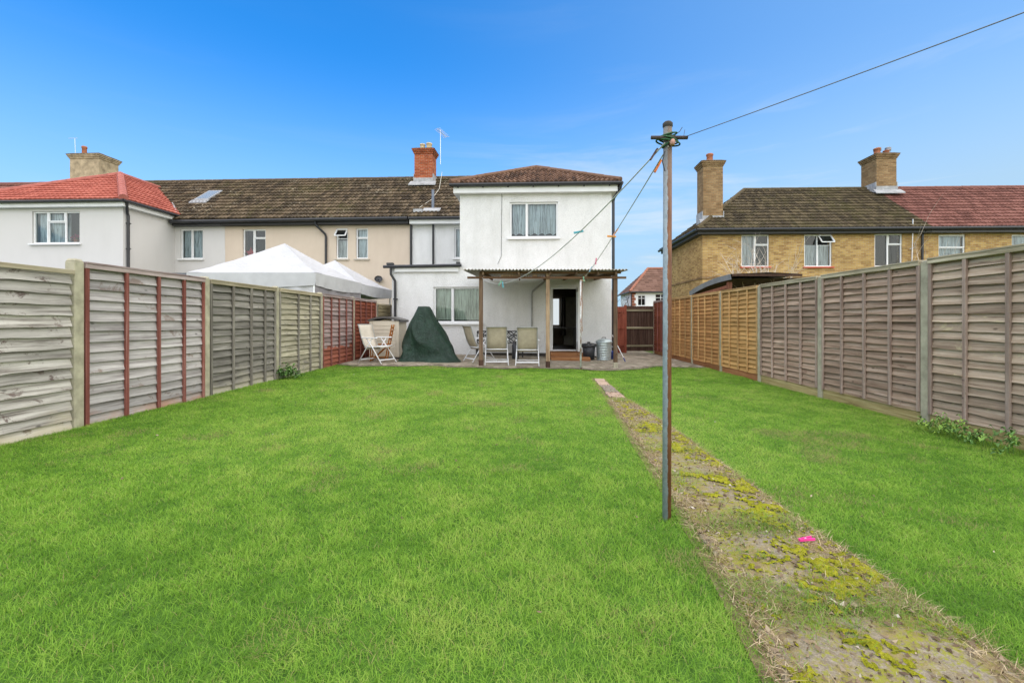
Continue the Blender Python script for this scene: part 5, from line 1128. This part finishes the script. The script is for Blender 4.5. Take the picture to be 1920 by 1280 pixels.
gw_ = (.0013+.00052*gy)*rng.uniform(.7, 1.3, n_); az = rng.uniform(0, 2*np.pi, n_)+2.0*(mid-.5); lean = gh_*np.abs(rng.normal(1.25, .8, n_)); wa = az+np.pi/2+rng.normal(0, .5, n_)
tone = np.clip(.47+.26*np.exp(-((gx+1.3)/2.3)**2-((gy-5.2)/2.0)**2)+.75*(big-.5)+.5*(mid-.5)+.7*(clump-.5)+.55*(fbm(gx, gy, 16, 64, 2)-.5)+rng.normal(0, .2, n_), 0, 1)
yel = np.clip(fbm(gx, gy, 2.2, 130, 3)-.62, 0, 1)*2.2
straw = (rng.rand(n_) < (.03+yel+.35*onp+.12*pathedge)).astype(float)
near = gy < 3.6
V1, T1, k1 = blades(gx[near], gy[near], gz[near], gh_[near], gw_[near], az[near], lean[near], wa[near], True)
fr_ = ~near; V2, T2, k2 = blades(gx[fr_], gy[fr_], gz[fr_], gh_[fr_], gw_[fr_], az[fr_], lean[fr_], wa[fr_], False)
tt = np.concatenate([np.repeat(tone[near], k1), np.repeat(tone[fr_], k2)]); ss = np.concatenate([np.repeat(straw[near], k1), np.repeat(straw[fr_], k2)])
m = NM('lawn_grass', .6, .2)
at = m.n('ShaderNodeAttribute', attribute_name='tone'); as_ = m.n('ShaderNodeAttribute', attribute_name='straw')
gc = m.ramp(at.outputs['Fac'], [(.1, (.125, .27, .024)), (.45, (.225, .42, .044)), (.7, (.295, .485, .062)), (.95, (.40, .53, .105))])
gc = m.mix(as_.outputs['Fac'], gc, (.36, .32, .13))
m.set(m.b.inputs['Base Color'], gc); tl = m.n('ShaderNodeBsdfTranslucent', {'Color': gc}); ms = m.n('ShaderNodeMixShader', {0: .38, 1: m.b.outputs[0], 2: tl.outputs[0]}); m.t.links.new(ms.outputs[0], m.out.inputs['Surface'])
o = np_mesh('grass', np.concatenate([V1, V2]), np.concatenate([T1, T2+len(V1)]), m.mat, {'tone': tt, 'straw': ss}); tag(o, 'bright green lawn grass covering the garden', 'grass', kind='stuff')
print('grass blades', n_)
# moss cushions on the slabs
gs_ = .0085; xs = np.arange(.78, 1.72, gs_); ys = np.arange(1.0, 6.9, gs_); MX, MY = np.meshgrid(xs, ys)
nz = fbm(MX, MY, 5.5, 90, 6)+.75*(fbm(MX, MY, 38, 95, 3)-.5)+.16*np.clip((MX-1.3)/.4, -1, 1)*np.where(MY < 2.0, -.4, 1.0); inside = (MX > path_l(MY)+.02) & (MX < path_r(MY)-.0); th = np.where(MY < 4.2, .545, .60)+.10*(vnoise(MX, MY, 9, 99)-.5)
hgt_ = np.clip((nz-th)*.07, 0, .010)*(.45+1.1*fbm(MX, MY, 60, 97, 2)); ok = inside & (nz > th)
cell = ok[:-1, :-1] & ok[1:, :-1] & ok[1:, 1:] & ok[:-1, 1:]; idx = np.arange(MX.size).reshape(MX.shape)
a_, b_, c_, d_ = idx[:-1, :-1][cell], idx[:-1, 1:][cell], idx[1:, 1:][cell], idx[1:, :-1][cell]
jx = rng.uniform(-.003, .003, MX.shape); mv = np.stack([MX+jx, MY+jx[::-1], lawn_z(MX, MY)+.0245+hgt_], -1).reshape(-1, 3)
tr_ = np.concatenate([np.stack([a_, b_, c_], 1), np.stack([a_, c_, d_], 1)]); used = np.unique(tr_); rem = np.zeros(MX.size, int); rem[used] = np.arange(len(used))
m = NM('moss', .95, .1); v = m.coord(); m.bump(m.noise(v, 170, 4, .7), 1.0, .02)
mc = m.ramp(m.mix(.45, m.noise(v, 18, 6, .7), m.noise(v, 130, 3, .8)), [(.34, (.09, .10, .01)), (.44, (.26, .27, .016)), (.55, (.45, .44, .028)), (.66, (.58, .55, .06))])
mo = m.base(m.mix(m.ramp(m.noise(v, 70, 3, .8), [(.62, 0.0), (.70, .8)]), mc, (.16, .11, .05)))
o = np_mesh('moss', mv[used], rem[tr_], mo); tag(o, 'yellow-green moss cushions on the broken path slabs', 'moss', kind='stuff')
# dry straw and leaf litter
ns = 26000; sy_ = 1.0+5.9*rng.rand(ns)**1.4; u = rng.rand(ns); u = np.where(rng.rand(ns) < .6, np.where(rng.rand(ns) < .5, u*.28, 1-u*.28), u); sx_ = path_l(sy_)-.03+(path_r(sy_)-path_l(sy_)+.06)*u
k_ = fbm(sx_, sy_, 3, 110, 3)+.28*(np.abs(u-.5) > .36) > .52; sx_, sy_ = sx_[k_], sy_[k_]; ns = len(sx_)
V3, T3, k3 = blades(sx_, sy_, lawn_z(sx_, sy_)+.02+.006*rng.rand(ns), .004+.025*rng.rand(ns)**2, np.full(ns, .0024)*rng.uniform(.6, 1.5, ns), rng.uniform(0, 6.28, ns), .02+.075*rng.rand(ns), rng.uniform(0, 6.28, ns), True)
m = NM('straw', .8, .2); at = m.n('ShaderNodeAttribute', attribute_name='tone'); st_m = m.base(m.ramp(at.outputs['Fac'], [(0, (.11, .065, .035)), (.4, (.29, .20, .11)), (1, (.60, .49, .31))]))
o = np_mesh('dry_straw', V3, T3, st_m, {'tone': np.repeat(rng.rand(ns), k3)}); tag(o, 'dry straw and dead grass strewn along the path', 'dead grass', kind='stuff')
nc = 3200; sy_ = 1.0+7.5*rng.rand(nc)**1.6; sx_ = path_l(sy_)+(path_r(sy_)-path_l(sy_))*rng.rand(nc); nl = 160; sy_[:nl] = rng.uniform(1.6, 10.5, nl); sx_[:nl] = rng.uniform(-4.2, 4.6, nl); ang = rng.uniform(0, 6.28, nc); L = .003+.018*rng.rand(nc)**2.2; L[:nl] = rng.uniform(.006, .016, nl); Wd = L*rng.uniform(.25, .6, nc); z = lawn_z(sx_, sy_)+.028
dx, dy = np.cos(ang)*L, np.sin(ang)*L; ex_, ey_ = -np.sin(ang)*Wd, np.cos(ang)*Wd; tz = rng.uniform(-.006, .012, (nc, 4))
q = np.stack([np.stack([sx_-dx, sy_-dy, z+tz[:, 0]], 1), np.stack([sx_+ex_, sy_+ey_, z+tz[:, 1]], 1), np.stack([sx_+dx, sy_+dy, z+tz[:, 2]], 1), np.stack([sx_-ex_, sy_-ey_, z+tz[:, 3]], 1)], 1).reshape(-1, 3)
bi = (np.arange(nc)*4)[:, None]; tq = np.concatenate([bi+[0, 3, 2], bi+[0, 2, 1]], 1).reshape(-1, 3)
m = NM('leaf_litter', .85, .2); at = m.n('ShaderNodeAttribute', attribute_name='tone'); lf = m.base(m.ramp(at.outputs['Fac'], [(0, (.08, .05, .03)), (.6, (.22, .16, .10)), (.9, (.36, .29, .2)), (1, (.55, .5, .42))]))
o = np_mesh('leaf_litter', q, tq, lf, {'tone': np.repeat(rng.rand(nc), 4)}); tag(o, 'scattered dry leaf flakes and wood chips on the path', 'leaf litter', kind='stuff')
